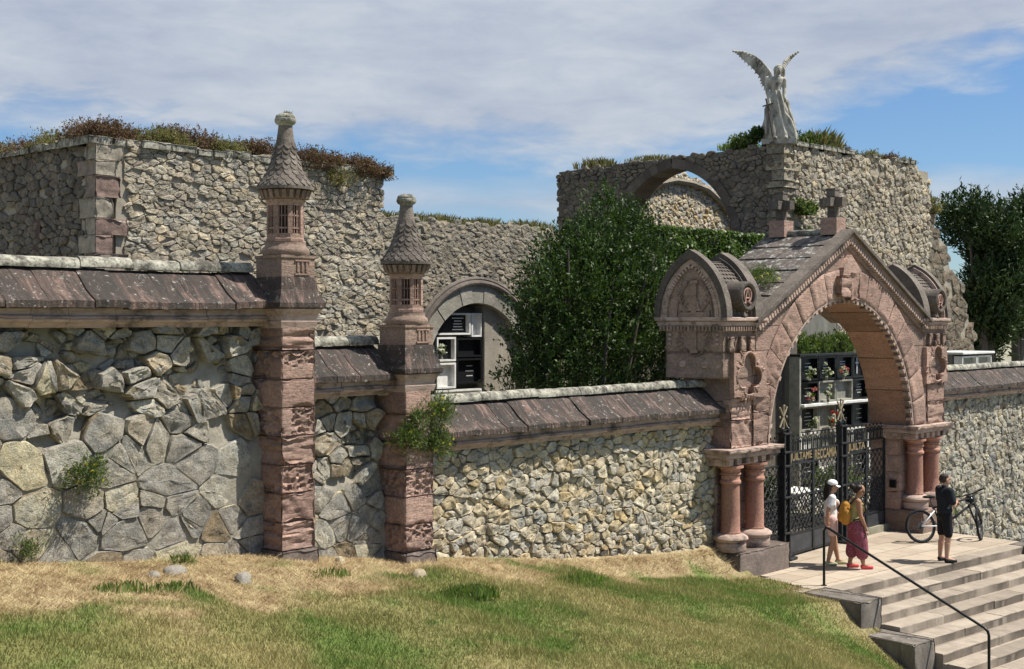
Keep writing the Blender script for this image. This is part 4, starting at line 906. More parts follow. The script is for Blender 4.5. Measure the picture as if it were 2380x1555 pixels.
def panel(x0, x1, y, words, ppanel=True):
    lf = MB(); w_ = .02
    for x in (x0, x1): lf.box(x - w_, x + w_, y - .025, y + .025, .06, 2.14)
    for z in (.06, .47, 1.22, 1.88, 2.12): lf.box(x0 + w_, x1 - w_, y - .02, y + .02, z - .018, z + .018)
    p = lf.build('gate_leaf', M['iron'], ig)
    if ppanel: MB().box(x0 + w_, x1 - w_, y - .006, y + .006, .08, .45).build('kick_plate', M['plate'], p)
    mb = MB(); scrolls(mb, x0 + .03, x1 - .03, .49, 1.2, y, .085, int(x0 * 10)); scrolls(mb, x0 + .03, x1 - .03, 1.24, 1.86, y, .11, int(x0 * 10) + 1)
    scrolls(mb, x0 + .03, x1 - .03, .5, 1.2, y + .02, .065, int(x0 * 10) + 2)
    mb.build('scrollwork', M['iron'], p)
    mb = MB(); n = max(2, round((x1 - x0) / .19))
    for i in range(n):
        a = x0 + (x1 - x0) * i / n; b = x0 + (x1 - x0) * (i + 1) / n; c = (a + b) / 2; h = (b - a) * .42
        mb.tube([(a + .02, y, 2.14), (a + .02, y, 2.3)] + [(c - h * math.cos(t), y, 2.3 + h * 1.3 * math.sin(t)) for t in [pi * k / 8 for k in range(9)]] + [(b - .02, y, 2.14)], .013, 5)
        mb.tube([(c, y, 2.14), (c, y, 2.36)], .009, 4); mb.ell((c, y, 2.32), (.035, .02, .04), None, 8, 5); mb.ell((a, y, 2.45), (.02, .02, .03), None, 6, 4)
    mb.build('crest_arches', M['iron'], p)
    if words:
        cu = bpy.data.curves.new('letters', 'FONT'); cu.body = words; cu.size = 1; cu.extrude = .02; cu.offset = .022; to = bpy.data.objects.new('t', cu); me = bpy.data.meshes.new_from_object(to)
        bpy.data.objects.remove(to); co = np.empty(len(me.vertices) * 3, np.float32); me.vertices.foreach_get('co', co); co = co.reshape(-1, 3)
        mn_, mx_ = co.min(0), co.max(0); fs = [tuple(f.vertices) for f in me.polygons]
        vv = [(x0 + .04 + (c[0] - mn_[0]) / (mx_[0] - mn_[0]) * (x1 - x0 - .08), y - .012 + c[2] * .3, 1.895 + (c[1] - mn_[1]) / (mx_[1] - mn_[1]) * .212) for c in co]
        q = MB(); q.v = vv; q.f = fs; q.build('gilded_letters', M['gold'], p)
        MB().box(x0 + .03, x1 - .03, y + .012, y + .018, 1.9, 2.1).build('letter_band', M['plate'], p)
    return p
panel(22.28, 23.34, 14.27, None); panel(23.66, 24.70, 14.22, 'JUILTAME'); panel(24.75, 25.86, 14.22, 'RECCAMIA'); panel(26.34, 27.3, 14.22, 'JUILTA'); panel(27.34, 28.3, 14.22, None)
for xp in (23.5, 26.1):
    mb = MB()
    for dx in (-.11, .11): mb.box(xp + dx - .03, xp + dx + .03, 14.15, 14.29, 0, 2.55, .008)
    for z in (.05, .5, 1.22, 1.85, 2.13, 2.5): mb.box(xp - .15, xp + .15, 14.13, 14.31, z, z + .04, .008)
    mb.box(xp - .2, xp + .12, 13.98, 14.34, 0, .06, .02); pp = mb.build('gate_post', M['iron'], ig)
    mb = MB(); scrolls(mb, xp - .08, xp + .08, .55, 1.8, 14.2, .08, int(xp)); mb.tube([(xp - .11, 14.22, 2.55), (xp - .2, 14.22, 2.62), (xp, 14.22, 2.58), (xp + .2, 14.22, 2.62), (xp + .11, 14.22, 2.55)], .016, 5)
    for s_ in (-1, 1): mb.ell((xp + .12 * s_, 14.22, 2.6), (.05, .05, .06), None, 8, 6); mb.ell((xp + .2 * s_, 14.22, 2.66), (.03, .03, .04), None, 8, 6)
    mb.build('post_finial', M['iron'], pp)
    xq = xp - .1; mb = MB(); zc = 2.86
    for s_ in (-1, 1): mb.tube([(xq - .15 * s_, 14.2, zc - .2), (xq + .15 * s_, 14.2, zc + .2)], .02, 5)
    mb.tube([(xq, 14.2, zc - .24), (xq, 14.2, zc + .24)], .02, 5); mb.tube([(xq + .12 * math.sin(t), 14.2, zc + .15 - .09 * math.cos(t)) for t in [pi * k / 8 for k in range(9)]], .013, 5)
    for s_ in (-1, 1): mb.ell((xq + .14 * s_, 14.2, zc), (.03, .014, .03), None, 8, 5)
    mb.build('chi_rho_finial', M['brass'], pp)
ig.rotation_euler = (0, 0, R(3.4))
# ---------------------------------------------------------------- landing and stairs (laid about five degrees askew to the wall)
SR = R(-4.9); so = Vector((21.5, 11.76, 0))
ca, sa = math.cos(SR), math.sin(SR)
sp_ = lambda x, y, z: (so.x + x * ca - y * sa, so.y + x * sa + y * ca, z)
ld_ = bpy.data.objects.new('paved_landing', None)
mb = MB().box(.0, 7.28, .34, 2.95, -1.2, 0).box(-.72, 0, .34, 1.6, -1.2, -.002)
o = mb.build('paved_landing', M['paving'], None, True); o.location = so; o.rotation_euler = (0, 0, SR); tag(o, kind='structure'); bpy.data.objects.remove(ld_)
mb = MB().box(21.2, 29.4, 14.12, 17.5, -.6, -.004); tag(mb.build('gate_pavement', M['paving']), kind='structure')
st = thing('stone_stairs', 'broad flight of worn beige stone steps descending from the gate landing', 'stairs', so, SR)
rg = random.Random(9)
for k in range(13):
    mb = MB(); x = -.05; z = -.155 * k; y0 = -.4 * k
    while x < 6.75:
        e = min(6.75, x + rg.uniform(1.0, 1.9)); e = 6.75 if 6.75 - e < .5 else e; j = rg.gauss(0, .006); nn = 14; pf = [(y0 + .34, z - .5), (y0 + .012, z - .5), (y0 + .004, z - .03), (y0, z - .02), (y0 + .004, z - .006), (y0 + .02, z), (y0 + .34, z)]
        m = len(pf); vs = []; h_ = rg.gauss(0, .004)
        for i in range(nn + 1):
            xx = x + .003 + (e - x - .006) * i / nn
            for q, (y, zz) in enumerate(pf):
                wv = .014 * mn.noise(Vector((xx * 3, k * 2.2, q * .3))) if 1 < q < 6 else 0
                vs.append((xx, y + j + (wv if q < 5 else 0), zz + h_ - (abs(wv) * .6 if 2 < q < 6 else 0)))
        fs = [(i * m + q, (i + 1) * m + q, (i + 1) * m + (q + 1) % m, i * m + (q + 1) % m) for i in range(nn) for q in range(m)] + [tuple(range(m)), tuple(range(nn * m + m - 1, nn * m - 1, -1))]
        mb.add(vs, fs); x = e
    mb.add([(-.05, y0 + .35, z - .004), (6.75, y0 + .35, z - .004), (6.75, y0 + .35, z - .6), (-.05, y0 + .35, z - .6)], [(0, 1, 2, 3)])
    if k: mb.box(-.05, 6.75, y0 + .335, y0 + .42, z - .6, z - .005)
    mb.build('step', M['step'], st, True, smooth=40)
for sd, nm in ((0, 'left'), (1, 'right')):
    for k in range(4):
        x0 = -.72 if sd == 0 else 6.76; y1 = .335 if k == 0 else -.84 - 1.02 * (k - 1); y0 = -.84 - 1.02 * k; zt = .004 - .54 * k
        rt = MB(); rt.rough(x0, x0 + .66, y0, y1 - .004, zt - 1.9, zt, 'smooth', .022, .05, 50 + k + 10 * sd)
        o = rt.build('stair_cheek_block', M['cheek'], None, True, smooth=50); o.location = so; o.rotation_euler = (0, 0, SR)
        tag(o, [['dark weathered block ending the grass side of the stairs beside the handrail post', 'dark stone block stepped one level down the grass side of the stairs', 'third block down the grass side of the stairs, mostly below the picture', 'lowest block down the grass side of the stairs'],
                ['dark block ending the far right side of the top step', 'second dark block down the far right side of the stairs', 'third dark block down the far right side of the stairs', 'lowest dark block down the far right side of the stairs']][sd][k], 'stone block', 'stepped side blocks of the stairs', 'thing')
rl = thing('handrail', 'bent black tube handrail running down the left side of the stairs', 'handrail', (21.61, 12.19, 0))
P = [(21.61, 12.19, .0), (21.61, 12.19, .99), (21.605, 12.15, 1.055), (21.59, 12.08, 1.045), (21.345, 9.1, -.24), (21.34, 9.04, -.29), (21.338, 9.02, -.36), (21.338, 9.02, -1.3)]
MB().tube(P, .024, 10).build('rail_tube', M['blackpaint'], rl, smooth=50)
MB().lathe((21.61, 12.19, 0), [(.02, 0), (.055, .001), (.055, .008), (.03, .012)], 16).build('floor_flange', M['blackpaint'], rl)
# ---------------------------------------------------------------- the ruined church behind the wall
def ragged(f, seed, amp=.12): return lambda u, v: v < f(u) + amp * mn.noise(Vector((u * 1.9, seed, 0)))
def core(root, segs, mat): 
    mb = MB()
    for s_ in segs: mb.box(*s_)
    return mb.build('mortar_core', mat, root)
ra = thing('ruined_wall', 'large roofless stone ruin at left with heather growing along its top', 'ruin', (16, 23, .15))
rng = random.Random(101); topA = lambda x: 8.12 if x < 18 else 8.06
mb = MB(); stones(mb, cells(13.35, 19.8, 3.6, 8.12, .23, .115, 101, .45, ragged(topA, 1, .05)), lambda x, z, h: (x, 22.06 - h, z), rng, (.01, .05), .007, .18, .06, .008, .9, .03, lambda a, b, h: h * (1 + .7 * mn.noise(Vector((a * 1.3, b * 1.9, 3)))), .09)
mb.build('sunlit_face', M['ruin_rubble'], ra, smooth=35)
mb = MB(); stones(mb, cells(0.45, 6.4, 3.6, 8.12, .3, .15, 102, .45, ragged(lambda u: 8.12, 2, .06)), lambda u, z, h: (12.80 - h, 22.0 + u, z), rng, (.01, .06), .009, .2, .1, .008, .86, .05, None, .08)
mb.build('shaded_face', M['shaded_rubble'], ra, smooth=60)
mb = MB(); z = 3.4; k = 0
while z < 8.0:
    h = rng.uniform(.26, .42); lx, ly = ((.6, .35), (.38, .62))[k % 2]; lx *= rng.uniform(.85, 1.15); ly *= rng.uniform(.85, 1.15)
    mb.rough(12.72, 12.72 + lx, 21.98, 21.98 + ly, z + .005, min(8.1, z + h) - .005, 'rough', .055, .06, 200 + k, 'FLRT'); z += h; k += 1
mb.build('corner_quoins', M['quoin'], ra, smooth=60)
mb = MB(); x = 12.6
while x < 19.6:
    e = x + rng.uniform(.3, .7); mb.rough(x, e - .02, 21.93 + rng.uniform(0, .1), 23.2, 8.04 - .04 * rng.random(), 8.13 + rng.uniform(0, .06), 'rough', .03, .08, int(x * 50), 'FLRT'); x = e
y = 23.2
while y < 28: 
    e = y + rng.uniform(.3, .7); mb.rough(12.66, 14, y, e - .02, 8.04, 8.13 + rng.uniform(0, .05), 'rough', .03, .1, int(y * 50), 'FLT'); y = e
mb.build('capping_stones', M['ridge'], ra, smooth=60)
core(ra, [(13.2, 19.72, 22.09, 23.25, .2, 8.03), (12.83, 14, 22.4, 28.4, .2, 8.03), (12.8, 13.5, 22.2, 22.6, .2, 8.0)], M['mortar'])
MB().box(12.77, 12.80, 24.1, 24.4, 6.15, 6.75).build('putlog_shade', M['recess'], ra)  # dark slab on the face, painted as the shade inside a hole
# lower middle wall with an arched burial niche
rm_ = thing('ruined_wall', 'lower grey ruin wall in the middle, dry grass along its top, arched niche below', 'ruin', (27, 25.3, .15))
ncx, ncz, nri, nro = 25.75, 3.40, 1.87, 2.36
kp = ragged(lambda x: 7.42, 5, .06)
mb = MB(); stones(mb, cells(19.8, 37, 3.2, 7.42, .24, .12, 111, .5, lambda u, v: kp(u, v) and (u - ncx) ** 2 + (v - ncz) ** 2 > 2.32 ** 2), lambda x, z, h: (x, 25.05 - h, z), rng, (.004, .035), .004, .15, .1, .008, .9, .02, None, .06)
mb.build('wall_face', M['mid_rubble'], rm_, smooth=60)
NPOLY = [(ncx + 2.0 * math.cos(pi * i / 24), ncz + 2.0 * math.sin(pi * i / 24)) for i in range(25)]
MB().prism([(19.74, .1), (ncx - 2.0, .1)] + NPOLY[::-1] + [(ncx + 2.0, .1), (37, .1), (37, 7.36), (19.74, 7.36)], 25.07, 26.2).build('mortar_core', M['mortar'], rm_)
mb = MB(); n = 15
for i in range(n):
    t0, t1 = pi * i / n + .004, pi * (i + 1) / n - .004; vs = []; m = 4
    for k in range(m + 1):
        t = t0 + (t1 - t0) * k / m
        for r_, y in ((nri, 24.9), (nro, 24.9), (nro, 25.3), (nri, 25.3)): vs.append((ncx + r_ * math.cos(t), y + .015 * (i % 2), ncz + r_ * math.sin(t)))
    mb.add(vs, [(k * 4 + j, k * 4 + 4 + j, k * 4 + 4 + (j + 1) % 4, k * 4 + (j + 1) % 4) for k in range(m) for j in range(4)] + [(0, 1, 2, 3), (m * 4, m * 4 + 3, m * 4 + 2, m * 4 + 1)])
for s_ in (-1, 1): mb.box(*sorted((ncx + s_ * nri, ncx + s_ * nro)), 24.9, 25.3, .2, 3.395)
mb.build('niche_arch', M['grey_arch'] if 'grey_arch' in M else M['mould'], rm_)
mb = MB(); n = 13
for i in range(n):
    t0, t1 = pi * i / n + .004, pi * (i + 1) / n - .004; vs = []; m = 4
    for k in range(m + 1):
        t = t0 + (t1 - t0) * k / m
        for r_, y in ((nri - .03, 25.303), (nro, 25.303), (nro, 26.0), (nri - .03 - .02 * (i % 2), 26.0)): vs.append((ncx + r_ * math.cos(t), y, ncz + r_ * math.sin(t)))
    mb.add(vs, [(k * 4 + j, k * 4 + 4 + j, k * 4 + 4 + (j + 1) % 4, k * 4 + (j + 1) % 4) for k in range(m) for j in range(4)] + [(0, 1, 2, 3), (m * 4, m * 4 + 3, m * 4 + 2, m * 4 + 1)])
mb.build('niche_vault', M['cream_block'] if 'cream_block' in M else M['mould'], rm_)
mb = MB()
for r_, y, w_ in ((nro + .05, 24.88, .075), (nro + .16, 24.93, .06)): mb.tube([(ncx + r_ * math.cos(t), y, ncz + r_ * math.sin(t)) for t in [.05 + (pi - .1) * i / 40 for i in range(41)]], w_, 8)
mb.build('niche_hood', M['dark_stone'], rm_)
# tall ruin with the big pointed arch
rb = thing('ruined_wall', 'tallest ruin at right with big pointed arch, carrying the white angel on its corner', 'ruin', (40, 25, .15))
mb = MB(); kb = ragged(lambda u: 10.38 + .012 * (u - 37) if u < 46 else 10.1, 7, .08)
stones(mb, cells(37.0, 46.95, 4.0, 10.5, .29, .18, 121, .5, kb), lambda x, z, h: (x, 22.08 - h, z), rng, (.015, .085), .011, .2, .08, .01, .86, .03, None, .12)
mb.build('sunlit_face', M['ruin_rubble'], rb, smooth=35)
acy, ahw, asp, aap = 26.3, 2.45, 7.2, 9.92
def oarc(s_, q_=(9.92 - 7.2) / 2.45):
    R_ = (1 + q_ * q_) / 2; return (1 - R_) + math.sqrt(max(0, R_ * R_ - (q_ * s_) ** 2))
def inarch(u, v, g=0):
    if v < asp: return abs(u - acy) < ahw + g
    s_ = (v - asp) / (aap + g - asp); return s_ < 1 and abs(u - acy) < (ahw + g) * oarc(s_)
ktop = ragged(lambda u: 10.4 - .025 * (u - 22), 9, .06)
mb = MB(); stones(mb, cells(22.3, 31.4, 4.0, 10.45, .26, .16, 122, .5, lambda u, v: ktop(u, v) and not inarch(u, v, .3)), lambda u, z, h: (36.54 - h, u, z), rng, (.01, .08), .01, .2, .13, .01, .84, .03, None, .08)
mb.build('shaded_face', M['shaded_rubble'], rb, smooth=60)
AP = []
for i in range(25):
    s_ = i / 24; AP.append((acy - ahw * oarc(s_), asp + (aap - asp) * s_))
AP2 = [(2 * acy - a, b) for a, b in AP[::-1][1:]]
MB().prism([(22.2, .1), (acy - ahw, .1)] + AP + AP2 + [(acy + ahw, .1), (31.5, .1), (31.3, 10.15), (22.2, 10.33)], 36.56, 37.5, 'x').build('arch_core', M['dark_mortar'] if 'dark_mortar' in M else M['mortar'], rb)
mb = MB(); full = AP + AP2
for (a, b), (c, d) in zip(full, full[1:]):
    tx, tz = c - a, d - b; L = math.hypot(tx, tz); nx_, nz_ = -tz / L, tx / L
    mb.obox((37.0, (a + c) / 2 + nx_ * .15, (b + d) / 2 + nz_ * .15), (1, 0, 0), (0, tx, tz), (0, nx_, nz_), .5, L / 2 * 1.06, .16)
mb.build('arch_ring', M['dark_ring'] if 'dark_ring' in M else M['dark_stone'], rb)
core(rb, [(36.6, 46.85, 22.12, 23.2, .2, 10.3)], M['mortar'])
mb = MB(); z = 4
k = 0
while z < 10.3:
    h = rng.uniform(.16, .34); j = rng.uniform(-.08, .1)
    mb.rough(36.42 - j, 37.0 + rng.uniform(-.1, .5), 21.98 - max(0, j), 22.5 + rng.uniform(-.2, .15), z + .01, min(10.42, z + h) - .01, 'rough', .11, .06, 300 + k, 'FLRT'); z += h; k += 1
mb.build('corner_stones', M['mid_rubble'], rb, smooth=60)
mb = MB(); x = 37.2
while x < 45.2:
    e = x + rng.uniform(.4, .9); mb.rough(x, e - .03, 21.95, 23.2, 10.36 + .012 * (x - 37), 10.46 + .012 * (x - 37) + rng.uniform(0, .06), 'rough', .04, .1, int(x * 40), 'FLRT') if rng.random() < .75 else None; x = e
mb.build('capping_stones', M['ridge'], rb, smooth=60)
rg_ = thing('ruined_gable', 'sunlit far gable with pointed blind arch, seen through the big ruin arch', 'ruin', (41, 29.4, .15))
gz_ = lambda x: float(np.interp(x, [37.5, 38.0, 38.65, 39.4, 40.4, 41.4, 42.5, 43.3, 44.0, 44.6, 47], [8.2, 8.95, 9.72, 10.1, 10.3, 10.28, 10.12, 9.75, 9.3, 8.5, 6.5]))
mb = MB(); stones(mb, cells(37.6, 47, 5.5, 10.4, .24, .18, 131, .8, lambda u, v: v < gz_(u)), lambda x, z, h: (x, 29.06 - h, z), rng, (.01, .06), .009, .22, .12, .009, .84, .02, None, .08)
mb.build('gable_face', M['cream_rubble'], rg_, smooth=60)
mb = MB()
gp = [(37.55, .1)] + [(37.55 + .5 * i, gz_(37.55 + .5 * i) - .06) for i in range(20)] + [(47.05, .1)]
mb.prism(gp, 29.08, 29.9).build('mortar_core', M['mortar'], rg_)
mb = MB(); mb.tube([(x, 28.93, gz_(x) - .32) for x in [38.2 + .25 * i for i in range(26)]], .11, 6).build('blind_arch_rib', M['ruin_stone'] if 'ruin_stone' in M else M['mould'], rg_)
rw_ = thing('ruined_wall', 'brown stepped ruin remnant between the tall ruin and the dark right tree', 'ruin', (50, 23, .15))
pr = [(47, 9.5), (48.6, 9.2), (49.1, 8.4), (50.1, 7.9), (50.6, 6.8), (51.5, 6.2), (52.7, 4.2), (53.2, 2)]
fz = lambda x: float(np.interp(x, [a for a, b in pr], [b for a, b in pr]))
mb = MB(); stones(mb, cells(46.8, 56, 2.5, 9.6, .5, .32, 141, .5, lambda u, v: v < fz(u)), lambda x, z, h: (x, 22.9 - h, z), rng, (.015, .07), .012, .12, .08, .012, .93, .03, None, .1)
mb.build('block_face', M['brown_rubble'] if 'brown_rubble' in M else M['mid_rubble'], rw_, smooth=55)
MB().prism([(46.8, .1)] + [(a, b - .12) for a, b in pr] + [(53.2, .1)], 22.95, 23.8).build('mortar_core', M['mortar'], rw_)
# ---------------------------------------------------------------- burial niches
def plaque(mb_, x0, x1, z0, z1, y): mb_.box(x0, x1, y - .02, y, z0, z1, .004)
def lines(mb_, x0, x1, z0, z1, y, n, rg):
    for i in range(n):
        w_ = (x1 - x0) * rg.uniform(.5, .95); c = (x0 + x1) / 2; z = z1 - (z1 - z0) * (i + .5) / n; mb_.box(c - w_ / 2, c + w_ / 2, y - .004, y, z - .012, z + .012)
def niche(root, x0, x1, z0, z1, y, style, rg):
    """one burial niche: surround, recessed slab and inscription"""
    fr = MB(); f = .05
    fr.box(x0, x0 + f, y, y + .3, z0, z1).box(x1 - f, x1, y, y + .3, z0, z1).box(x0 + f, x1 - f, y, y + .3, z1 - f, z1).box(x0 + f, x1 - f, y, y + .3, z0, z0 + f)
    fm = {'k': 'granite', 'w': 'marble', 'g': 'grey_slab', 'x': 'marble'}[style[0]]
    p = fr.build('niche', M[fm], root)
    MB().box(x0 + f, x1 - f, y + .14, y + .2, z0 + f, z1 - f).build('plaque', M[{'k': 'granite', 'w': 'marble', 'g': 'grey_slab'}[style[1]]], p)
    if style[2] != '-':
        mb_ = MB(); lines(mb_, x0 + (x1 - x0) * .42, x1 - .14, z0 + .14, z1 - .14, y + .14, int(style[2]), rg); mb_.build('inscription', M['letters'], p)
    return p
rg = random.Random(12)
cb = thing('columbarium', 'grey concrete block of burial niches seen through the gateway arch, plants on top', 'columbarium', (34.5, 19.8, .15))
MB().box(32.33, 37.4, 19.32, 21.2, .1, 3.80).build('body', M['concrete'], cb); MB().box(32.28, 37.45, 18.94, 21.25, 3.803, 3.87, .01).build('roof_slab', M['granite'], cb)
MB().box(32.3, 32.37, 18.97, 19.3, .15, 3.8).build('side_strip', M['grey_slab'], cb)
for r_, (z0, z1) in enumerate(((3.13, 3.79), (2.50, 3.10), (1.72, 2.40), (1.05, 1.69), (.38, 1.02))):
    for c_ in range(5):
        x0 = 32.42 + c_ * .98; stl = [['kk4', 'kk5', 'kk5', 'kk-', 'kk3'], ['kk3', 'gg-', 'gg-', 'kk4', 'kk3'], ['gk4', 'gg-', 'kk3', 'kk3', 'kk4'], ['ww-', 'gg3', 'ww-', 'wk3', 'kk3'], ['kk3', 'ww3', 'gk3', 'kk3', 'ww-']][r_][c_]
        niche(cb, x0, x0 + .95, z0, z1, 19.0, stl, rg)
mb = MB().box(32.36, 37.42, 18.86, 19.3, 2.412, 2.49, .01); mb.build('marble_shelf', M['marble'], cb)
mb = MB().obox((35.8, 19.12, 3.48), (1, 0, 0), (0, 1, 0), (0, 0, 1), .022, .012, .24).obox((35.8, 19.12, 3.56), (1, 0, 0), (0, 1, 0), (0, 0, 1), .09, .0115, .022); mb.build('white_cross', M['marble'], cb)
c2 = thing('columbarium', 'black and white burial niches inside the round arched recess of the middle ruin', 'columbarium', (25.2, 25.6, .15))
MB().box(23.7, 26.2, 25.47, 26.0, .2, 5.16).build('body', M['concrete'], c2)
for x0, x1, z0, z1, s_ in ((23.62, 24.38, 4.36, 4.98, 'wk-'), (24.42, 25.72, 4.42, 5.0, 'wk-'), (25.76, 26.16, 4.36, 5.0, 'ww-'), (23.62, 24.42, 3.82, 4.32, 'kk2'), (24.46, 25.16, 3.72, 4.36, 'wk2'), (25.2, 26.16, 3.82, 4.33, 'kk-'), (23.62, 24.42, 3.16, 3.78, 'kk2'), (24.46, 25.16, 3.0, 3.68, 'ww-'), (25.2, 26.16, 3.1, 3.78, 'kk3'), (24.42, 26.16, 2.3, 2.96, 'ww-'), (23.62, 24.38, 2.3, 2.96, 'kk-')):
    niche(c2, x0, x1, z0, z1, 25.16, s_, rg)
lines_ = MB(); lines(lines_, 25.1, 25.62, 4.52, 4.9, 25.295, 5, rg); lines_.build('inscription', M['letters'], c2)
MB().box(26.2, 27.9, 25.1, 26.0, .2, 5.2).build('blank_side_wall', M['concrete_light'] if 'concrete_light' in M else M['concrete'], c2)
c3 = thing('columbarium', 'small white double burial niche showing above the right wall coping', 'columbarium', (44, 19.6, .15))
MB().box(42.9, 45.4, 19.4, 20.4, .1, 3.66).build('body', M['concrete'], c3)
for i in range(2): niche(c3, 42.95 + i * 1.2, 44.1 + i * 1.2, 2.75, 3.6, 19.06, 'wg-', rg)
MB().box(42.85, 45.45, 19.0, 20.4, 3.665, 3.74, .01).build('roof_slab', M['marble'], c3)
mb = MB().rough(34.6, 38.6, 21.3, 21.85, .1, 6.3, 'rough', .06, .15, 77, 'FLRT'); o = mb.build('plastered_wall', M['concrete'], None, smooth=60); tag(o, 'grey plastered wall rising behind the columbarium under the gateway arch', 'wall', None, 'thing')
# ---------------------------------------------------------------- angel statue
an = thing('angel_statue', 'white marble angel with raised wings leaning on a sword, standing on the ruin corner', 'statue', (36.95, 22.5, 10.52), R(-58.7))
PP = lambda x, y, y0=0: ((x - 800) / 434, y0, (1420 - y) / 434)
mb = MB(); rows = [(0.02, -.46, .56, .34), (.2, -.44, .56, .33), (.45, -.43, .49, .3), (.75, -.39, .40, .27), (1.0, -.36, .32, .25), (1.25, -.31, .21, .22), (1.45, -.25, .13, .18), (1.57, -.22, .10, .16), (1.68, -.24, .12, .17), (1.82, -.30, .18, .18), (1.95, -.33, .21, .16), (2.03, -.22, .14, .12)]
n = 40; vs = []
for z, xl, xr, dp in rows:
    for k in range(n):
        t = 2 * pi * k / n; fold = 0 if z > 1.55 else (1.55 - z) / 1.55 * (.075 * math.sin(t * 9 + z * 1.3) + .055 * math.sin(t * 5 - z * 2.5)); rr = 1 + fold * 2.2
        vs.append(((xl + xr) / 2 + (xr - xl) / 2 * rr * math.cos(t), dp * rr * math.sin(t) - .03, z))
N = len(rows); mb.add(vs, [(i * n + k, i * n + (k + 1) % n, (i + 1) * n + (k + 1) % n, (i + 1) * n + k) for i in range(N - 1) for k in range(n)] + [tuple(range(n - 1, -1, -1)), tuple(range((N - 1) * n, N * n))])
ch = lambda *pts: mb.chain(pts)
ch((-.07, -.02, 2.0, .075), (0.0, -.03, 2.12, .065), (.05, -.06, 2.2, .07))                      # neck
mb.ell((.06, -.07, 2.22), (.105, .125, .15), Matrix.Rotation(.25, 3, 'Y')); mb.ell((.075, -.17, 2.17), (.03, .035, .05)); mb.cap((.07, -.185, 2.23), .016, (.08, -.2, 2.18), .022); mb.ell((.075, -.15, 2.105), (.035, .035, .03)); mb.cap((.055, -.185, 2.135), .01, (.1, -.18, 2.135), .01)
for ex in (.035, .11): mb.ell((ex, -.178, 2.235), (.018, .012, .012))
for q in range(9):
    t = pi * q / 8; mb.ell((.06 - .135 * math.cos(t), -.03, 2.25 + .12 * math.sin(t)), (.055, .09, .055))
for q in (-.1, .2): mb.chain([(q * .9 + .02, .02, 2.2, .05), (q * .9 + .02, .05, 2.08, .045), (q + .0, .07, 1.98, .03)])
ch((-.31, -.02, 1.97, .095), (-.33, -.05, 1.68, .075), (-.28, -.17, 1.40, .06), (-.25, -.24, 1.2, .045))          # arm to the hilt
for fi in range(4): mb.cap((-.27 + fi * .018, -.27, 1.2 - fi * .004), .014, (-.29 + fi * .02, -.3, 1.12), .011)
mb.cap((-.22, -.25, 1.2), .016, (-.2, -.28, 1.14), .012)
ch((.2, -.02, 1.93, .09), (.22, .05, 1.68, .072), (.21, -.02, 1.45, .058), (.24, -.1, 1.3, .045)); 
for fi in range(4): mb.cap((.24 + .015 * fi, -.11, 1.28), .013, (.25 + .018 * fi, -.15, 1.19), .01)
mb.cap((.22, -.11, 1.29), .014, (.2, -.14, 1.24), .011)
ch((.27, .02, 1.28, .07), (.31, .02, 1.15, .085), (.35, -.02, .95, .07), (.40, 0, .75, .09), (.47, 0, .6, .08), (.5, -.02, .35, .1), (.5, -.05, .12, .1))      # gathered drapery
for pts in ([(700, 760), (690, 900), (720, 1040), (840, 1060), (780, 1130)], [(770, 750), (800, 900), (850, 1050), (900, 1250)], [(830, 750), (870, 900), (890, 1040), (930, 1200), (1010, 1330)], [(720, 800), (640, 1000), (640, 1200), (650, 1330)], [(740, 1210), (850, 1250), (890, 1320), (1000, 1400)], [(900, 1060), (980, 1160), (1020, 1280), (1040, 1400)], [(700, 1390), (800, 1360), (860, 1390)]):
    for yy in (-.27, ): mb.chain([(*PP(a, b, -.30 + .09 * (1420 - b) / 434 * .9)[:2], PP(a, b)[2], .045) for a, b in pts])
ch((-.1, -.3, .06, .07), (-.05, -.36, .04, .06)); ch((.2, -.3, .06, .07), (.26, -.37, .04, .06))
mb.box(-.5, .6, -.34, .3, -.14, .03)
b_ = mb.soft('body', M['statue'], an, .014, 2)
def wing(lead, trail, y0, y1, nm):
    m2 = MB(); n = 15; LP = [PP(*p) for p in lead]; TP = [PP(*p) for p in trail]
    def s_(L, t): i = t * (len(L) - 1); k = min(len(L) - 2, int(i)); f = i - k; return Vector(L[k]).lerp(Vector(L[k + 1]), f)
    yv = lambda t: y0 + (y1 - y0) * t
    m2.chain([(*(lambda v, t: (v.x, yv(t), v.z))(s_(LP, i / 12), i / 12), .05 - .028 * i / 12) for i in range(13)])
    vs = []
    for i in range(25):
        a, b = s_(LP, i / 24), s_(TP, i / 24); b = a.lerp(b, .9 - .06 * (i % 2)); y = yv(i / 24)
        vs += [(a.x, y - .022, a.z), (b.x, y - .016, b.z), (b.x, y + .016, b.z), (a.x, y + .03, a.z)]
    m2.add(vs, [(k * 4 + j, k * 4 + 4 + j, k * 4 + 4 + (j + 1) % 4, k * 4 + (j + 1) % 4) for k in range(24) for j in range(4)] + [(0, 1, 2, 3), (99, 98, 97, 96)])
    for i in range(n):
        t = i / (n - 1); a, b = s_(LP, min(1, t * 1.0)), s_(TP, t); y = yv(t)
        for f0, f1, rr in ((0, 1, .030), (0, .62, .036), (0, .33, .04)):
            p, q = a.lerp(b, f0), a.lerp(b, f1); m2.chain([(p.x, y - .02 * (1 - f1), p.z, .02), ((p.x * .4 + q.x * .6), y - .025 * (1 - f1), p.z * .4 + q.z * .6, rr), (q.x, y + .01, q.z, .014)], 8)
    return m2.soft(nm, M['statue'], an, .013, 3)
wing([(735, 570), (700, 450), (600, 320), (480, 215), (350, 150), (195, 130)], [(640, 760), (575, 640), (555, 555), (440, 400), (330, 290), (250, 190), (195, 140)], .12, .34, 'wing')
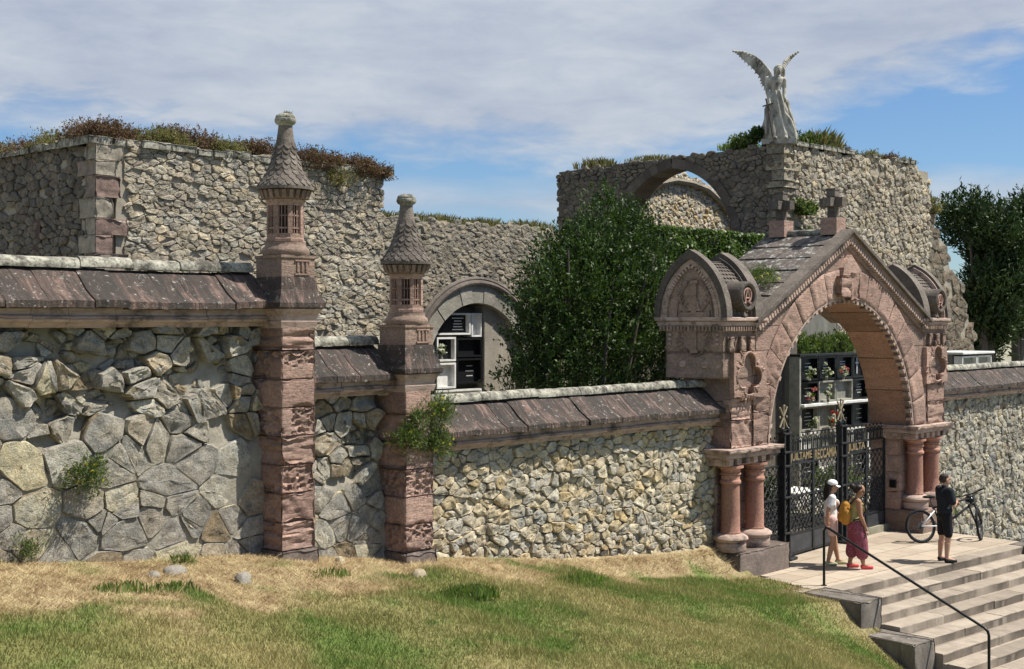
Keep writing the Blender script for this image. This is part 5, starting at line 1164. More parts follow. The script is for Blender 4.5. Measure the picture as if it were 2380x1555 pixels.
wing([(870, 560), (858, 400), (900, 290), (960, 220), (1085, 152)], [(905, 600), (900, 420), (940, 340), (985, 275), (1085, 160)], .16, .62, 'wing')
mb = MB().tube([PP(652, 880, -.36), PP(740, 1385, -.50)], .028, 8); mb.tube([PP(600, 966, -.38), PP(745, 924, -.38)], .022, 8).ell(PP(650, 872, -.36), (.035, .035, .04)); mb.build('sword', M['sword'] if 'sword' in M else M['iron'], an, True)
# ---------------------------------------------------------------- plants
def leafquads(Cn, D, ln, wd, seed, fold=.25):
    """leaf-sized bent faces: centres (n,3), directions (n,3)"""
    r = np.random.RandomState(seed); n = len(Cn); D = D / (np.linalg.norm(D, axis=1, keepdims=True) + 1e-9)
    U = r.normal(size=(n, 3)); S_ = np.cross(D, U); S_ /= (np.linalg.norm(S_, axis=1, keepdims=True) + 1e-9); Nn = np.cross(S_, D)
    L = (ln * (.7 + .6 * r.rand(n)))[:, None]; W = (wd * (.7 + .6 * r.rand(n)))[:, None]
    a = Cn - D * L * .5; b = Cn + S_ * W * .5 + Nn * W * fold; c = Cn + D * L * .5; d = Cn - S_ * W * .5 + Nn * W * fold
    return np.stack([a, b, c, d], 1).reshape(-1, 3)
def crown(lobes, nsh, nlf, ln, wd, seed, up=.5, shoot=.3, spread=.07, shell=.45):
    """shoots of leaves through the volume of the lobes (c, r, weight)"""
    r = np.random.RandomState(seed); wts = np.array([l[2] for l in lobes], float); wts /= wts.sum(); which = r.choice(len(lobes), nsh, p=wts)
    C0 = np.array([l[0] for l in lobes])[which]; R0 = np.array([l[1] for l in lobes])[which]
    d = r.normal(size=(nsh, 3)); d /= np.linalg.norm(d, axis=1, keepdims=True); rad = r.rand(nsh) ** shell
    base = C0 + d * R0 * rad[:, None]; dr = d * .8 + np.array([0, 0, up]) + r.normal(scale=.3, size=(nsh, 3)); dr /= np.linalg.norm(dr, axis=1, keepdims=True)
    t = r.rand(nsh, nlf); Cn = base[:, None] + dr[:, None] * (t * shoot * (.6 + .8 * r.rand(nsh, 1)))[..., None] + r.normal(scale=spread, size=(nsh, nlf, 3)) * (1 - .6 * t)[..., None]
    dd = dr[:, None] + r.normal(scale=.65, size=(nsh, nlf, 3)); return leafquads(Cn.reshape(-1, 3), dd.reshape(-1, 3), ln, wd, seed + 1)
def quads(n): return np.arange(n).reshape(-1, 4)
def plant(name, label, cat, V, mat, base, group=None, part=None, stems=None):
    if part is None: o = npmesh(name, V, quads(len(V)), M[mat], None, None, base); tag(o, label, cat, group, 'thing'); return o
    root = thing(name, label, cat, base, 0, group); npmesh(part, V, quads(len(V)), M[mat], root); stems.build('trunk' if 'tree' in name else 'stem', M['bark'], root, smooth=60); return root
# the laurel behind the low wall
lobes = [((20.9, 17, 4.4), (1.75, 1.6, 1.9), 5), ((20.4, 17, 5.45), (1.0, 1.1, 1.0), 2.3), ((21.6, 17, 5.7), (1.0, 1.1, 1.15), 2.5), ((21.35, 17, 6.5), (.5, .5, .72), .7), ((22.2, 17.1, 6.45), (.42, .5, .62), .55), ((20.4, 17, 6.1), (.4, .45, .45), .4), ((19.65, 16.8, 4.9), (.7, .8, .9), 1.1), ((19.45, 16.8, 4.0), (.6, .8, .75), .9), ((22.6, 17.2, 5.2), (1.0, 1.1, 1.5), 1.7), ((23.0, 17.2, 4.0), (.9, 1.1, 1.2), 1.2), ((19.7, 17, 3.4), (1.1, 1.1, .8), 1), ((22, 16.9, 3.4), (1.4, 1.1, .8), 1.2)]
V = crown(lobes, 4800, 13, .10, .036, 5, .75, .42, .045, .36)
r2 = np.random.RandomState(7); tip = np.array([(19.0, 16.6, 5.6), (18.9, 16.6, 5.2), (19.1, 16.6, 4.6), (18.9, 16.7, 3.9), (21.4, 17, 7.0), (21.35, 17, 7.2), (22.35, 17, 6.95), (20.5, 17, 6.5), (19.9, 17, 5.9), (22.6, 17.1, 6.6), (18.75, 16.7, 3.6), (18.8, 16.7, 4.2)])
V = np.concatenate([V, crown([(p, (.16, .16, .2), 1) for p in tip], 150, 12, .11, .034, 9, .9, .4, .035, .6)])
st_ = MB()
for i in range(9):
    a = i * .7; x, y = 20.9 + .5 * math.cos(a), 17 + .4 * math.sin(a); st_.tube([(20.9 + .15 * math.cos(a), 17 + .15 * math.sin(a), .2), (x, y, 2.2), (20.9 + 1.2 * math.cos(a), 17 + .9 * math.sin(a), 4.2 + .3 * (i % 3)), (20.9 + 1.4 * math.cos(a + .2), 17 + 1.0 * math.sin(a), 5.6 + .3 * (i % 3))], [.09, .07, .045, .02], 7)
plant('laurel_tree', 'big dense dark green laurel bush behind the low cream wall', 'tree', V, 'laurel', (20.9, 17, .15), None, 'crown', st_)
# ivy clad wall behind it
V1 = []; r3 = np.random.RandomState(15); n = 15000
x = r3.uniform(25, 33, n); z = r3.uniform(4.4, 7.02, n) + .06 * np.sin(x * 5); y = 19.42 - .10 * r3.rand(n) - .05 * np.sin(x * 3 + z * 4); Cn = np.stack([x, y, z], -1)
Cn = np.concatenate([Cn, np.stack([r3.uniform(25, 33, 4500), r3.uniform(19.3, 20.1, 4500), 7.02 + .1 * r3.rand(4500)], -1)])
dd = np.stack([r3.normal(scale=.7, size=len(Cn)), -np.abs(r3.normal(scale=.7, size=len(Cn))), -.5 + r3.normal(scale=.6, size=len(Cn))], -1)
V = leafquads(Cn, dd, .10, .085, 16, .1)
iv = thing('ivy_hedge', 'bright green ivy covered wall between the dark laurel and the gateway roof', 'hedge', (29, 19.7, .15)); npmesh('ivy_leaves', V, quads(len(V)), M['ivy'], iv); MB().box(25, 33, 19.46, 20.05, .1, 6.98).build('ivy_core', M['dark_mortar'], iv)
# dark trees at the right edge
def dark_tree(name, label, xc, yc, zb, zt, rw, seed, nl=2600):
    rr = random.Random(seed); lob = []; h = zt - zb
    for k in range(9):
        f = k / 8; a = rr.uniform(0, 6.28); lob.append(((xc + rr.uniform(-.55, .55) * rw * (1 - .4 * f), yc + rr.uniform(-.4, .4) * rw, zb + h * (.2 + .66 * f)), (rw * rr.uniform(.38, .6), rw * .5, h * rr.uniform(.1, .16)), 1))
    V = crown(lob, nl, 12, .26, .085, seed, .8, .8, .13, .45); s_ = MB()
    for k in range(5):
        a = k * 1.3; s_.tube([(xc + .3 * math.cos(a), yc, zb - 2.9), (xc + .4 * math.cos(a), yc, zb + .18 * h), (xc + rw * .5 * math.cos(a), yc + .4 * math.sin(a), zb + .5 * h), (xc + rw * .6 * math.cos(a + .3), yc + .5 * math.sin(a), zb + .85 * h)], [.22, .17, .1, .03], 7)
    plant(name, label, 'tree', V, 'dark_leaf', (xc, yc, zb - 2.9), 'dark trees at the right edge', 'crown', s_)
dark_tree('cypress_tree', 'tall dark green tree standing beside the brown stepped ruin', 56.5, 24, 2.9, 10.0, 2.0, 21, 2800)
dark_tree('cypress_tree', 'dark tree cut by the right picture edge, behind the first dark tree', 61.2, 24.5, 3.4, 10.5, 1.9, 22, 2300)
dark_tree('cypress_tree', 'low dark tree between the two tall dark ones, at their feet', 57.6, 25.5, 2.0, 5.6, 1.5, 23, 900)
def bush(name, label, cat, c, r, n, mat, ln, wd, seed, group=None, up=.6, nl=9, shoot=.18, spread=.04):
    c = np.array(c, float); r = np.array(r, float); rr = np.random.RandomState(seed); lob = []
    for k in range(6): lob.append((tuple(c + rr.uniform(-.55, .55, 3) * r * np.array([1, 1, .25]) + np.array([0, 0, r[2] * .25])), tuple(r * rr.uniform(.4, .62)), 1))
    V = crown(lob, n, nl, ln, wd, seed, up, shoot, spread, .45); V[:, 2] = np.maximum(V[:, 2], c[2] - .06); return plant(name, label, cat, V, mat, (c[0], c[1], c[2] - .05), group)
def tuft(name, label, cat, c, rx, ry, n, h, seed, mat, group=None, wd=.008):
    r = np.random.RandomState(seed); x = c[0] + r.uniform(-1, 1, n) * rx; y = c[1] + r.uniform(-1, 1, n) * ry; f = 1 - .5 * (((x - c[0]) / rx) ** 2 + ((y - c[1]) / ry) ** 2) / 2; hh = h * (.5 + .7 * r.rand(n)) * f; a = r.rand(n) * 2 * pi; ln = r.uniform(.1, .7, n); la = r.rand(n) * 2 * pi
    b0 = np.stack([x - np.cos(a) * wd, y - np.sin(a) * wd, np.full(n, c[2] - .03)], -1); b1 = np.stack([x + np.cos(a) * wd, y + np.sin(a) * wd, np.full(n, c[2] - .03)], -1)
    dx, dy = np.cos(la) * hh * ln, np.sin(la) * hh * ln
    m0 = np.stack([x + dx * .35 + np.cos(a) * wd * .7, y + dy * .35 + np.sin(a) * wd * .7, c[2] + hh * .6], -1); tp = np.stack([x + dx, y + dy, c[2] + hh], -1)
    V = np.stack([b0, b1, m0, tp], 1).reshape(-1, 3); return plant(name, label, cat, V, mat, c, group)
GH = 'heather clumps on the left ruin'
for i, (x, y, z, rx, rz, mt, lb) in enumerate([
    (13.25, 22.5, 8.1, .62, .42, 'heather', 'reddish brown heather clump at the corner of the left ruin top'),
    (14.2, 22.5, 8.12, .55, .36, 'dry_tuft', 'olive dry scrub next to the corner heather on the left ruin top'),
    (15.0, 22.5, 8.12, .62, .46, 'heather', 'tallest brown heather mound in the middle of the left ruin top'),
    (15.9, 22.5, 8.1, .5, .3, 'dry_tuft', 'low greenish scrub right of the tallest heather mound'),
    (16.75, 22.45, 8.1, .58, .42, 'heather', 'dark red heather clump just left of the taller turret roof'),
    (18.0, 22.3, 8.05, .62, .36, 'heather', 'reddish heather hanging over the wall just right of the taller turret roof'),
    (18.95, 22.25, 8.02, .6, .34, 'heather', 'brown heather clump near the right end of the left ruin'),
    (19.3, 22.2, 7.98, .3, .3, 'heather', 'heather tuft on the right end of the left ruin'),
    (19.78, 22.15, 7.95, .14, .18, 'heather', 'small heather knob sticking out beyond the end of the left ruin')]):
    bush('heather_clump', lb, 'heather', (x, y, z), (rx * 1.2, .5, rz * .92), int(620 * rx / .5), mt, .05, .02, 400 + i, GH, .6, 14)
for i, (y, rz, mt, lb) in enumerate([(23.3, .34, 'heather', 'heather on the shaded side wall just left of the ruin corner'), (24.3, .24, 'dry_tuft', 'dry olive scrub half way along the shaded side of the left ruin'), (25.3, .2, 'heather', 'low heather at the far left picture edge on the ruin'), (26.4, .22, 'dry_tuft', 'scrub on the far end of the shaded side wall')]):
    bush('heather_clump', lb, 'heather', (13.15, y, 8.12), (.45, .8, rz * 1.4), 520, mt, .05, .02, 420 + i, GH)
bush('overhanging_scrub', 'dry brown scrub hanging down the sunlit face under the ruin heather', 'scrub', (18.5, 21.95, 7.72), (.5, .12, .3), 120, 'dry_tuft', .07, .018, 431)
for i, (x, z, w_, h, lb) in enumerate([(20.3, 7.42, .4, .5, 'tall dry grass at the left end of the middle ruin top'), (21.4, 7.42, .6, .32, 'dry grass on the middle ruin behind the lower turret'), (22.8, 7.4, .8, .22, 'sparse dry grass left of centre on the middle ruin top'), (24.6, 7.4, .9, .26, 'thin dry stalks in the centre of the middle ruin top'), (26.5, 7.4, .9, .24, 'dry grass fringe right of centre on the middle ruin'), (28.4, 7.4, .9, .28, 'denser dry grass near the laurel on the middle ruin top')]):
    tuft('dry_grass_tuft', lb, 'grass tuft', (x, 25.4, z), w_, .3, 420, h, 440 + i, 'dry_tuft', 'dry grass on the middle ruin', .011)
for i, (y, z, h, w_, mt, lb) in enumerate([(30.0, 10.25, .36, .8, 'dry_tuft', 'dry grass on the left end of the tall ruin'), (27.6, 10.3, .2, .8, 'dry_tuft', 'sparse grass over the crown of the big ruin arch'), (24.0, 10.38, .3, .55, 'green_tuft', 'green grass left of the angel statue')]):
    tuft('grass_tuft', lb, 'grass tuft', (37.0, y, z), .4, w_, 420, h, 450 + i, mt, 'plants on the tall ruin', .013)
GT = 'plants on the tall ruin'
bush('leafy_shrub', 'small green shrub left of the angel statue base', 'shrub', (36.8, 23.5, 10.45), (.4, .6, .35), 160, 'weed', .12, .06, 461, GT)
bush('leafy_shrub', 'dark sprig beside the angel statue, left on the skyline', 'shrub', (36.7, 23.05, 10.62), (.16, .25, .34), 60, 'laurel', .14, .07, 462, GT)
bush('leafy_shrub', 'dark twiggy shrub right behind the angel statue', 'shrub', (38.0, 22.6, 10.7), (.25, .25, .5), 70, 'laurel', .12, .05, 463, GT)
bush('leafy_shrub', 'bright green bush right of the angel statue', 'shrub', (39.0, 22.5, 10.45), (.9, .5, .5), 260, 'weed', .13, .05, 464, GT)
tuft('grass_tuft', 'wispy tall grass right of the angel statue', 'grass tuft', (39.6, 22.4, 10.4), .8, .35, 420, .75, 465, 'dry_tuft', GT, .005)
for i, (x, rx, lb) in enumerate([(41.0, .75, 'reddish heather right of the green bush on the tall ruin'), (42.8, .8, 'brown heather in the middle of the tall ruin top'), (44.3, .7, 'low brown scrub near the right end of the tall ruin'), (45.6, .5, 'small heather patch by the right end of the tall ruin')]):
    bush('heather_clump', lb, 'heather', (x, 22.5, 10.42), (rx, .4, .26), 230, 'heather' if i % 2 == 0 else 'dry_tuft', .09, .03, 470 + i, GT)
bush('leafy_shrub', 'green scrub clinging to the tall ruin corner above the gateway crosses', 'shrub', (37.4, 21.8, 8.2), (.5, .25, .4), 150, 'weed', .12, .05, 480, GT)
bush('leafy_shrub', 'green plants low on the tall ruin corner, behind the stone crosses', 'shrub', (37.7, 21.7, 7.2), (.8, .3, .45), 220, 'weed', .13, .05, 481, GT)
tuft('grass_tuft', 'dry stalks on the ledge of the tall ruin, between the stone crosses', 'grass tuft', (38.9, 21.8, 7.0), .8, .25, 400, .5, 482, 'dry_tuft', GT, .006)
bush('twiggy_shrub', 'thin twiggy bush on the brown stepped ruin, by the dark trees', 'shrub', (48.9, 22.9, 8.95), (.7, .4, .8), 130, 'dry_tuft', .18, .03, 483, None)
for i, (x, rx, lb) in enumerate([(33.2, .8, 'green shrub on the left half of the columbarium roof'), (34.6, .9, 'yellow green shrub in the middle of the columbarium roof'), (36.2, .9, 'green shrub on the right half of the columbarium roof')]):
    bush('roof_shrub', lb, 'shrub', (x, 20.0, 3.9), (rx, .7, .55), 300, 'weed', .14, .035, 490 + i, 'shrubs on the columbarium roof', .9)
bush('roof_shrub', 'yellow green bush showing above the right wall coping beside the gateway', 'shrub', (43, 21.5, 3.2), (2.6, 1.2, 1.3), 800, 'weed', .16, .05, 495, None, .8)
MB_ = None
# weeds on the walls and the gateway roof
def weed(label, c, r, n, seed, flowers=False, group='weeds growing out of the stonework'):
    c = np.array(c, float); rr = np.random.RandomState(seed); Vs = crown([(tuple(c), tuple(r), 1), (tuple(c + np.array([r[0] * .5, 0, r[2] * .5])), tuple(np.array(r) * .6), .6)], n, 14, .055, .012, seed, .6, .2, .035, .5); root = thing('wall_weed', label, 'weed', tuple(c - np.array([0, 0, r[2]])), 0, group)
    npmesh('leaves', Vs, quads(len(Vs)), M['weed'], root)
    if flowers:
        nf = 12; P = c + rr.normal(size=(nf, 3)) * np.array(r) * .62 + np.array([0, -r[1] * .5, r[2] * .2]); Vf = crown([(tuple(p), (.012, .012, .008), 1) for p in P], nf * 3, 4, .022, .018, seed + 3, .5, .01, .01, .5); npmesh('flowers', Vf, quads(len(Vf)), M['yellow'], root)
M['yellow'] = leaf_mat('yellow_petal', [(.62, .52, .06), (.7, .6, .1)], .7, .3)
weed('green weed tuft with tiny flowers growing from the big grey blocks at left', (7.95, 13.95, 2.98), (.16, .11, .16), 120, 501, True)
weed('bushy weed sprouting right of the lower turret pillar over the coping', (13.3, 13.72, 3.42), (.19, .16, .22), 190, 502, True)
weed('weed hanging at the left edge of the lower turret pillar', (12.68, 13.66, 3.12), (.17, .12, .13), 130, 503, True)
weed('weed with yellow flowers low on the right side of the lower turret pillar', (13.22, 13.66, 2.98), (.2, .13, .16), 150, 504, True)
weed('small weed on the front face of the lower turret pillar', (12.86, 13.62, 3.38), (.12, .08, .1), 60, 505)
weed('green and yellow weed patch on the left slope of the gateway roof', (22.85, 14.35, 5.62), (.3, .3, .12), 160, 506, True)
weed('small fern like weed at the foot of the wall by the left picture edge', (7.25, 13.98, 2.2), (.07, .05, .06), 30, 507)
tuft('grass_tuft', 'tiny dry grass tuft on top of the tallest turret finial', 'grass tuft', (10.86, 13.98, 7.5), .06, .05, 60, .05, 508, 'dry_tuft', None, .004)
weed('mossy green plant on the right wall base beside the bicycle', (30.6, 13.95, .35), (.3, .15, .25), 120, 509)
def lz(x, y): return float(lawn_z(x, y))
for i, (x, y, rx, n, h, mt, lb) in enumerate([(12.05, 11.9, .42, 1100, .16, 'green_tuft', 'largest bright green grass tuft in front of the turret pillars'), (7.6, 12.75, .36, 230, .11, 'green_tuft', 'green grass tuft in the straw near the left picture edge'), (8.25, 12.7, .3, 200, .11, 'green_tuft', 'smaller green tuft in the straw right of the leftmost one'), (10.6, 12.9, .3, 140, .09, 'green_tuft', 'thin green tuft in the straw in front of the taller pillar'), (9.2, 13.9, .15, 120, .13, 'green_tuft', 'grass tuft at the wall foot behind the grey loose stones'), (15.0, 12.6, .5, 380, .1, 'green_tuft', 'broad green patch of longer grass right of the big tuft')]):
    tuft('grass_tuft', lb, 'grass tuft', (x, y, lz(x, y)), rx, rx * .6, n, h, 520 + i, mt, 'grass tufts on the bank', .007)
# ---------------------------------------------------------------- loose stones on the bank
def loose(label, x, y, sx, sy, sz, mat, seed):
    sx, sy, sz = sx * .9, sy * .85, sz * .85
    r = random.Random(seed); mb = MB(); mb.ell((0, 0, 0), (sx, sy, sz), Matrix.Rotation(r.uniform(0, 3), 3, 'Z'), 14, 10)
    vs = []
    for a in mb.v:
        q = Vector(a); d = q.normalized(); f = 1 + .35 * mn.noise(d * 1.6 + Vector((seed, 0, 0))) + .1 * mn.noise(d * 5 + Vector((0, seed, 0))); q *= f
        for ax in ((1, .3, .4), (-.4, 1, .6), (.2, -.9, .5), (-.8, -.3, .7), (0, 0, 1)):
            n_ = Vector(ax).normalized(); lim = .72 * abs(Vector((n_.x * sx, n_.y * sy, n_.z * sz)).length); k = q.dot(n_)
            if k > lim: q -= n_ * (k - lim) * .85
        vs.append(tuple(q))
    mb.v = vs; o = mb.build('loose_stone', M[mat], None, True, smooth=40); o.location = (x, y, lz(x, y) + sz * .28); tag(o, label, 'stone', 'loose stones fallen on the bank', 'thing')
loose('grey flat stone lying at the foot of the tall grey wall', 8.86, 13.55, .2, .14, .09, 'loose_grey', 1)
loose('small round grey stone just left of the flat one', 8.5, 13.42, .09, .08, .08, 'loose_grey', 2)
loose('pale grey stone standing alone in the straw', 9.3, 12.8, .16, .12, .12, 'loose_grey', 3)
loose('yellowish flat stone in front of the short wall between the pillars', 12.25, 12.95, .17, .11, .09, 'loose_cream', 4)
loose('pale wedge stone leaning at the base right of the taller pillar', 11.55, 13.75, .1, .07, .12, 'loose_cream', 5)
loose('ochre stone in the straw below the cream rubble wall', 14.25, 13.45, .18, .12, .09, 'loose_ochre', 6)
# ---------------------------------------------------------------- flowers at the burial niches
def bouquet(label, c, cols, seed, s=1.):
    r = np.random.RandomState(seed); c = np.array(c, float); root = thing('flower_bouquet', label, 'flowers', tuple(c), 0, 'flowers at the burial niches')
    MB().lathe(tuple(c), [(.03, 0), (.045, .02), (.035, .09), (.05, .13), (.03, .131)], 12).build('vase', M['grey_slab'], root)
    V = crown([(tuple(c + np.array([0, 0, .2])), (.08 * s, .05, .07 * s), 1)], 16, 6, .07, .03, seed, .4, .1, .02); npmesh('leaves', V, quads(len(V)), M['weed'], root)
    for k, m in enumerate(cols):
        P = c + np.array([0, -.04, .26]) + r.normal(size=(5, 3)) * np.array([.09 * s, .03, .07 * s]); V = crown([(tuple(p), (.03, .03, .03), 1) for p in P], 60, 5, .04, .035, seed + 5 + k, .2, .02, .015); npmesh('blossoms', V, quads(len(V)), M[m], root)
for m_, c_ in (('petal_white', (.75, .73, .68)), ('petal_pink', (.65, .22, .25)), ('petal_red', (.5, .04, .04))): M[m_] = leaf_mat(m_, [c_, tuple(x * .8 for x in c_)], .7, .25)
for lb, c, cols, sd in (('white flowers at the top left niche of the columbarium', (32.7, 18.9, 3.13), ['petal_white'], 1), ('white flowers at the second niche in the top row', (33.65, 18.9, 3.13), ['petal_white'], 2), ('pink and white flowers at the third niche in the top row', (34.6, 18.9, 3.13), ['petal_pink', 'petal_white'], 3), ('cream flowers at the left niche of the second row', (32.75, 18.9, 2.5), ['petal_white', 'petal_pink'], 4), ('cream flowers on the shelf between two grey niches', (33.7, 18.88, 2.5), ['petal_white'], 5), ('pink flowers at the right end of the second row', (36.1, 18.88, 2.5), ['petal_pink'], 6), ('white roses at the left niche below the marble shelf', (32.85, 18.9, 1.75), ['petal_white'], 7), ('red and white flowers in the centre below the marble shelf', (33.95, 18.9, 1.75), ['petal_red', 'petal_white'], 8)):
    bouquet(lb, c, cols, sd, 1.2)
bouquet('white rose at the small white niche in the round arched recess', (24.56, 25.1, 3.78), ['petal_white'], 9, .8)
# graves and hedges behind the gate
for i, (x, y, w_, d, h, lb) in enumerate([(26.5, 16.8, 1.0, 2.0, .5, 'white marble grave slab behind the left gate leaf'), (29.5, 17.1, 1.2, 2.0, .55, 'white marble grave slab behind the right gate leaf')]):
    g = thing('grave', lb, 'grave', (x, y, .15)); MB().box(x - w_ / 2, x + w_ / 2, y, y + d, .1, h, .02).build('slab', M['marble'], g); MB().box(x - w_ / 2 - .08, x + w_ / 2 + .08, y - .08, y + d + .08, .05, h * .45, .02).build('kerb_stone', M['grey_slab'], g)
bush('clipped_shrub', 'green shrub showing through the left half of the iron gate', 'shrub', (27.6, 17.4, .35), (1.6, .6, .9), 420, 'ivy', .09, .05, 601, 'shrubs behind the iron gate')
bush('clipped_shrub', 'green shrub showing through the right half of the iron gate', 'shrub', (31.2, 17.6, .35), (1.6, .6, .8), 380, 'weed', .09, .04, 602, 'shrubs behind the iron gate')
# ---------------------------------------------------------------- people
SK = {'tan': plain('tanned_skin', (.42, .235, .15), .55, .08), 'brown': plain('brown_skin', (.36, .19, .115), .55, .08), 'fair': plain('fair_skin', (.46, .27, .185), .55, .08)}  # even skin tones, each person's own colour
CL = {'white': plain('white_cotton', (.78, .78, .77), .85, .04), 'cap': plain('white_cap_cloth', (.8, .8, .8), .8, .03), 'hair': plain('dark_hair', (.018, .013, .01), .5, .3, 60), 'grey_hair': plain('short_brown_hair', (.035, .026, .02), .7, .3, 60),
      'pinkshort': plain('pale_pink_cotton', (.62, .42, .38), .85, .05), 'navy': plain('dark_navy_cotton', (.012, .015, .021), .85, .2), 'black': plain('black_cotton', (.01, .01, .012), .85, .2), 'olive': plain('olive_cotton', (.33, .29, .13), .85, .1),
      'mustard': plain('mustard_canvas', (.42, .2, .035), .8, .12), 'redshoe': plain('coral_red_shoe', (.62, .07, .08), .6, .08), 'greenshoe': plain('pale_green_shoe', (.42, .44, .25), .7, .08), 'blackshoe': plain('black_shoe', (.012, .012, .013), .6, .2), 'lens': plain('dark_lens', (.008, .008, .009), .15, .1), 'strap': plain('black_strap', (.012, .012, .012), .7, .1), 'eye': plain('eye', (.06, .045, .04), .25, .1), 'phone': plain('white_plastic', (.75, .75, .75), .4, .03)}
t = NT('dotted_maroon_cotton'); v = t.voro(34); M['maroon'] = t.done(t.mix(t.ramp(v, [(.22, 1.), (.3, 0.)]), (.21, .055, .08), (.40, .19, .21)), .85)
def hand(mb, w, fwd, side, curl=.35, s=1.):
    """palm, four unequal bent fingers and a thumb; w wrist, fwd along the hand, side towards the thumb"""
    w, f, sd = Vector(w), Vector(fwd).normalized(), Vector(side).normalized(); nn = f.cross(sd).normalized(); pc = w + f * .045 * s
    mb.cap(w, .022, w + f * .03, .027); mb.ell(pc, (.04 * s, .033 * s, .016 * s), Matrix((f, sd, nn)).transposed(), 10, 8)
    for k, ln in enumerate((.062, .072, .068, .052)):
        b = w + f * .082 * s + sd * (.025 - .0165 * k); m_ = b + (f * math.cos(curl) + nn * math.sin(curl)) * ln * .5 * s; e = m_ + (f * math.cos(curl * 2.2) + nn * math.sin(curl * 2.2)) * ln * .5 * s
        mb.chain([(*b, .0088), (*m_, .008), (*e, .0066)], 7)
    b = w + f * .03 + sd * .03; m_ = b + (f * .6 + sd * .7) * .032; mb.chain([(*b, .011), (*m_, .0095), (*(m_ + (f * .9 + sd * .2 + nn * .3) * .03), .0075)], 7)
def head(mb, c, r=1., tilt=0, male=False):
    """skull, jaw, brow, nose, lips and ears; faces +x, tilted down by tilt"""
    c = Vector(c); T = Matrix.Rotation(tilt, 3, 'Y'); q = lambda x, y, z: c + T @ Vector((x * r, y * r, z * r))
    mb.ell(q(-.012, 0, .028), (.098 * r, .077 * r, .094 * r), T); mb.ell(q(.022, 0, -.045), (.068 * r, .058 * r, .072 * r), T); mb.ell(q(.04, 0, -.085), (.034 * r, .032 * r, .026 * r), T)
    mb.cap(q(.078, 0, .022), .011 * r, q(.104, 0, -.018), .0155 * r); mb.cap(q(.082, -.016, -.05), .009 * r, q(.082, .016, -.05), .009 * r); mb.cap(q(.08, -.013, -.062), .009 * r, q(.08, .013, -.062), .009 * r)
    mb.cap(q(.075, -.045, .03), .012 * r, q(.082, .045, .03), .012 * r)
    for s_ in (-1, 1): mb.ell(q(-.008, s_ * .078, -.012), (.018 * r, .009 * r, .031 * r), T); mb.ell(q(.055, s_ * .034, -.03), (.024 * r, .022 * r, .024 * r), T)
    return q
def eyes(root, q):
    for s_ in (-1, 1):
        m = MB(); m.ell(q(.083, s_ * .031, .008), (.011, .012, .008), None, 10, 8); m.build('eye', CL['eye'], root, True, 'all')
def shoe(root, mat, toe, heel, h=.05, w=.042):
    m = MB(); t_, e = Vector(toe), Vector(heel); m.chain([(*e, w * .85), (*(e.lerp(t_, .5) + Vector((0, 0, .008))), w), (*t_, w * .82)]); m.ell(e + Vector((0, 0, h * .5)), (w * 1.05, w * .95, h * .75)); 
    z0 = min(t_.z, e.z) - .032
    for i, p in enumerate(m.v): m.v[i] = (p[0], p[1], max(p[2], z0))
    m.soft('shoe', mat, root, .007, 2)
def body_base(mb, j, sk=1., slim=1.):
    """torso, pelvis and limbs as overlapping tapering volumes that the skin joins into one body"""
    g = lambda k: Vector(j[k])
    mb.ell(g('pelvis') + Vector((0, 0, .02)), (.12 * slim, .165 * slim, .11)); mb.chain([(*g('pelvis'), .115 * slim), (*g('waist'), .108 * slim), (*g('chest'), .125 * slim)]); mb.ell(g('chest'), (.115 * slim, .155 * slim, .15))
    for s_ in 'RL':
        mb.cap(g('chest') + Vector((0, 0, .09)), .06, g('sh' + s_), .056 * slim); mb.chain([(*g('sh' + s_), .055 * slim), (*g('el' + s_), .041 * slim), (*g('wr' + s_), .027)])
        mb.cap(g('el' + s_).lerp(g('wr' + s_), .25), .042 * slim, g('wr' + s_), .026)
        mb.chain([(*g('hip' + s_), .088 * slim), (*g('kn' + s_), .058 * slim), (*g('an' + s_), .038)]); mb.cap(g('kn' + s_).lerp(g('an' + s_), .28) + Vector((-.012, 0, 0)), .056 * slim, g('an' + s_), .036); mb.cap(g('an' + s_), .036, g('toe' + s_), .03)
    mb.cap(g('chest') + Vector((0, 0, .1)), .062, g('neck'), .05); mb.cap(g('neck'), .05, g('head') - Vector((.005, 0, .06)), .052)
def cloth(root, name, mat, chains, vox=.011, ells=()):
    m = MB()
    for c in chains: m.chain(c, 12)
    for c, r_ in ells: m.ell(c, r_)
    return m.soft(name, mat, root, vox, 3)
FAC = math.atan2(-.736, .677)
# --- man with folded arms at the top step
pm = thing('person', 'man in dark navy T-shirt and black shorts, arms folded, on the top step', 'person', (25.35, 11.62, 0), FAC + R(14))
J = dict(pelvis=(0, 0, .94), waist=(-.005, 0, 1.12), chest=(-.01, 0, 1.32), neck=(0, 0, 1.5), head=(.02, 0, 1.63), shR=(0, -.195, 1.43), shL=(0, .195, 1.43), elR=(.04, -.26, 1.15), elL=(.07, .25, 1.15), wrR=(.25, -.03, 1.19), wrL=(.24, .02, 1.14), hipR=(0, -.09, .9), hipL=(0, .09, .9), knR=(.015, -.11, .49), knL=(.01, .11, .49), anR=(-.03, -.12, .09), anL=(-.03, .12, .09), toeR=(.13, -.15, .045), toeL=(.13, .15, .045))
b = MB(); body_base(b, J, 1, 1.05); q = head(b, (.02, 0, 1.635), 1.0, .05, True); hand(b, (.25, -.03, 1.19), (.5, .8, .1), (0, -.1, 1), .5); hand(b, (.24, .02, 1.14), (.45, -.85, .1), (0, .1, 1), .5); b.soft('body', SK['fair'], pm, .008, 4); eyes(pm, q)
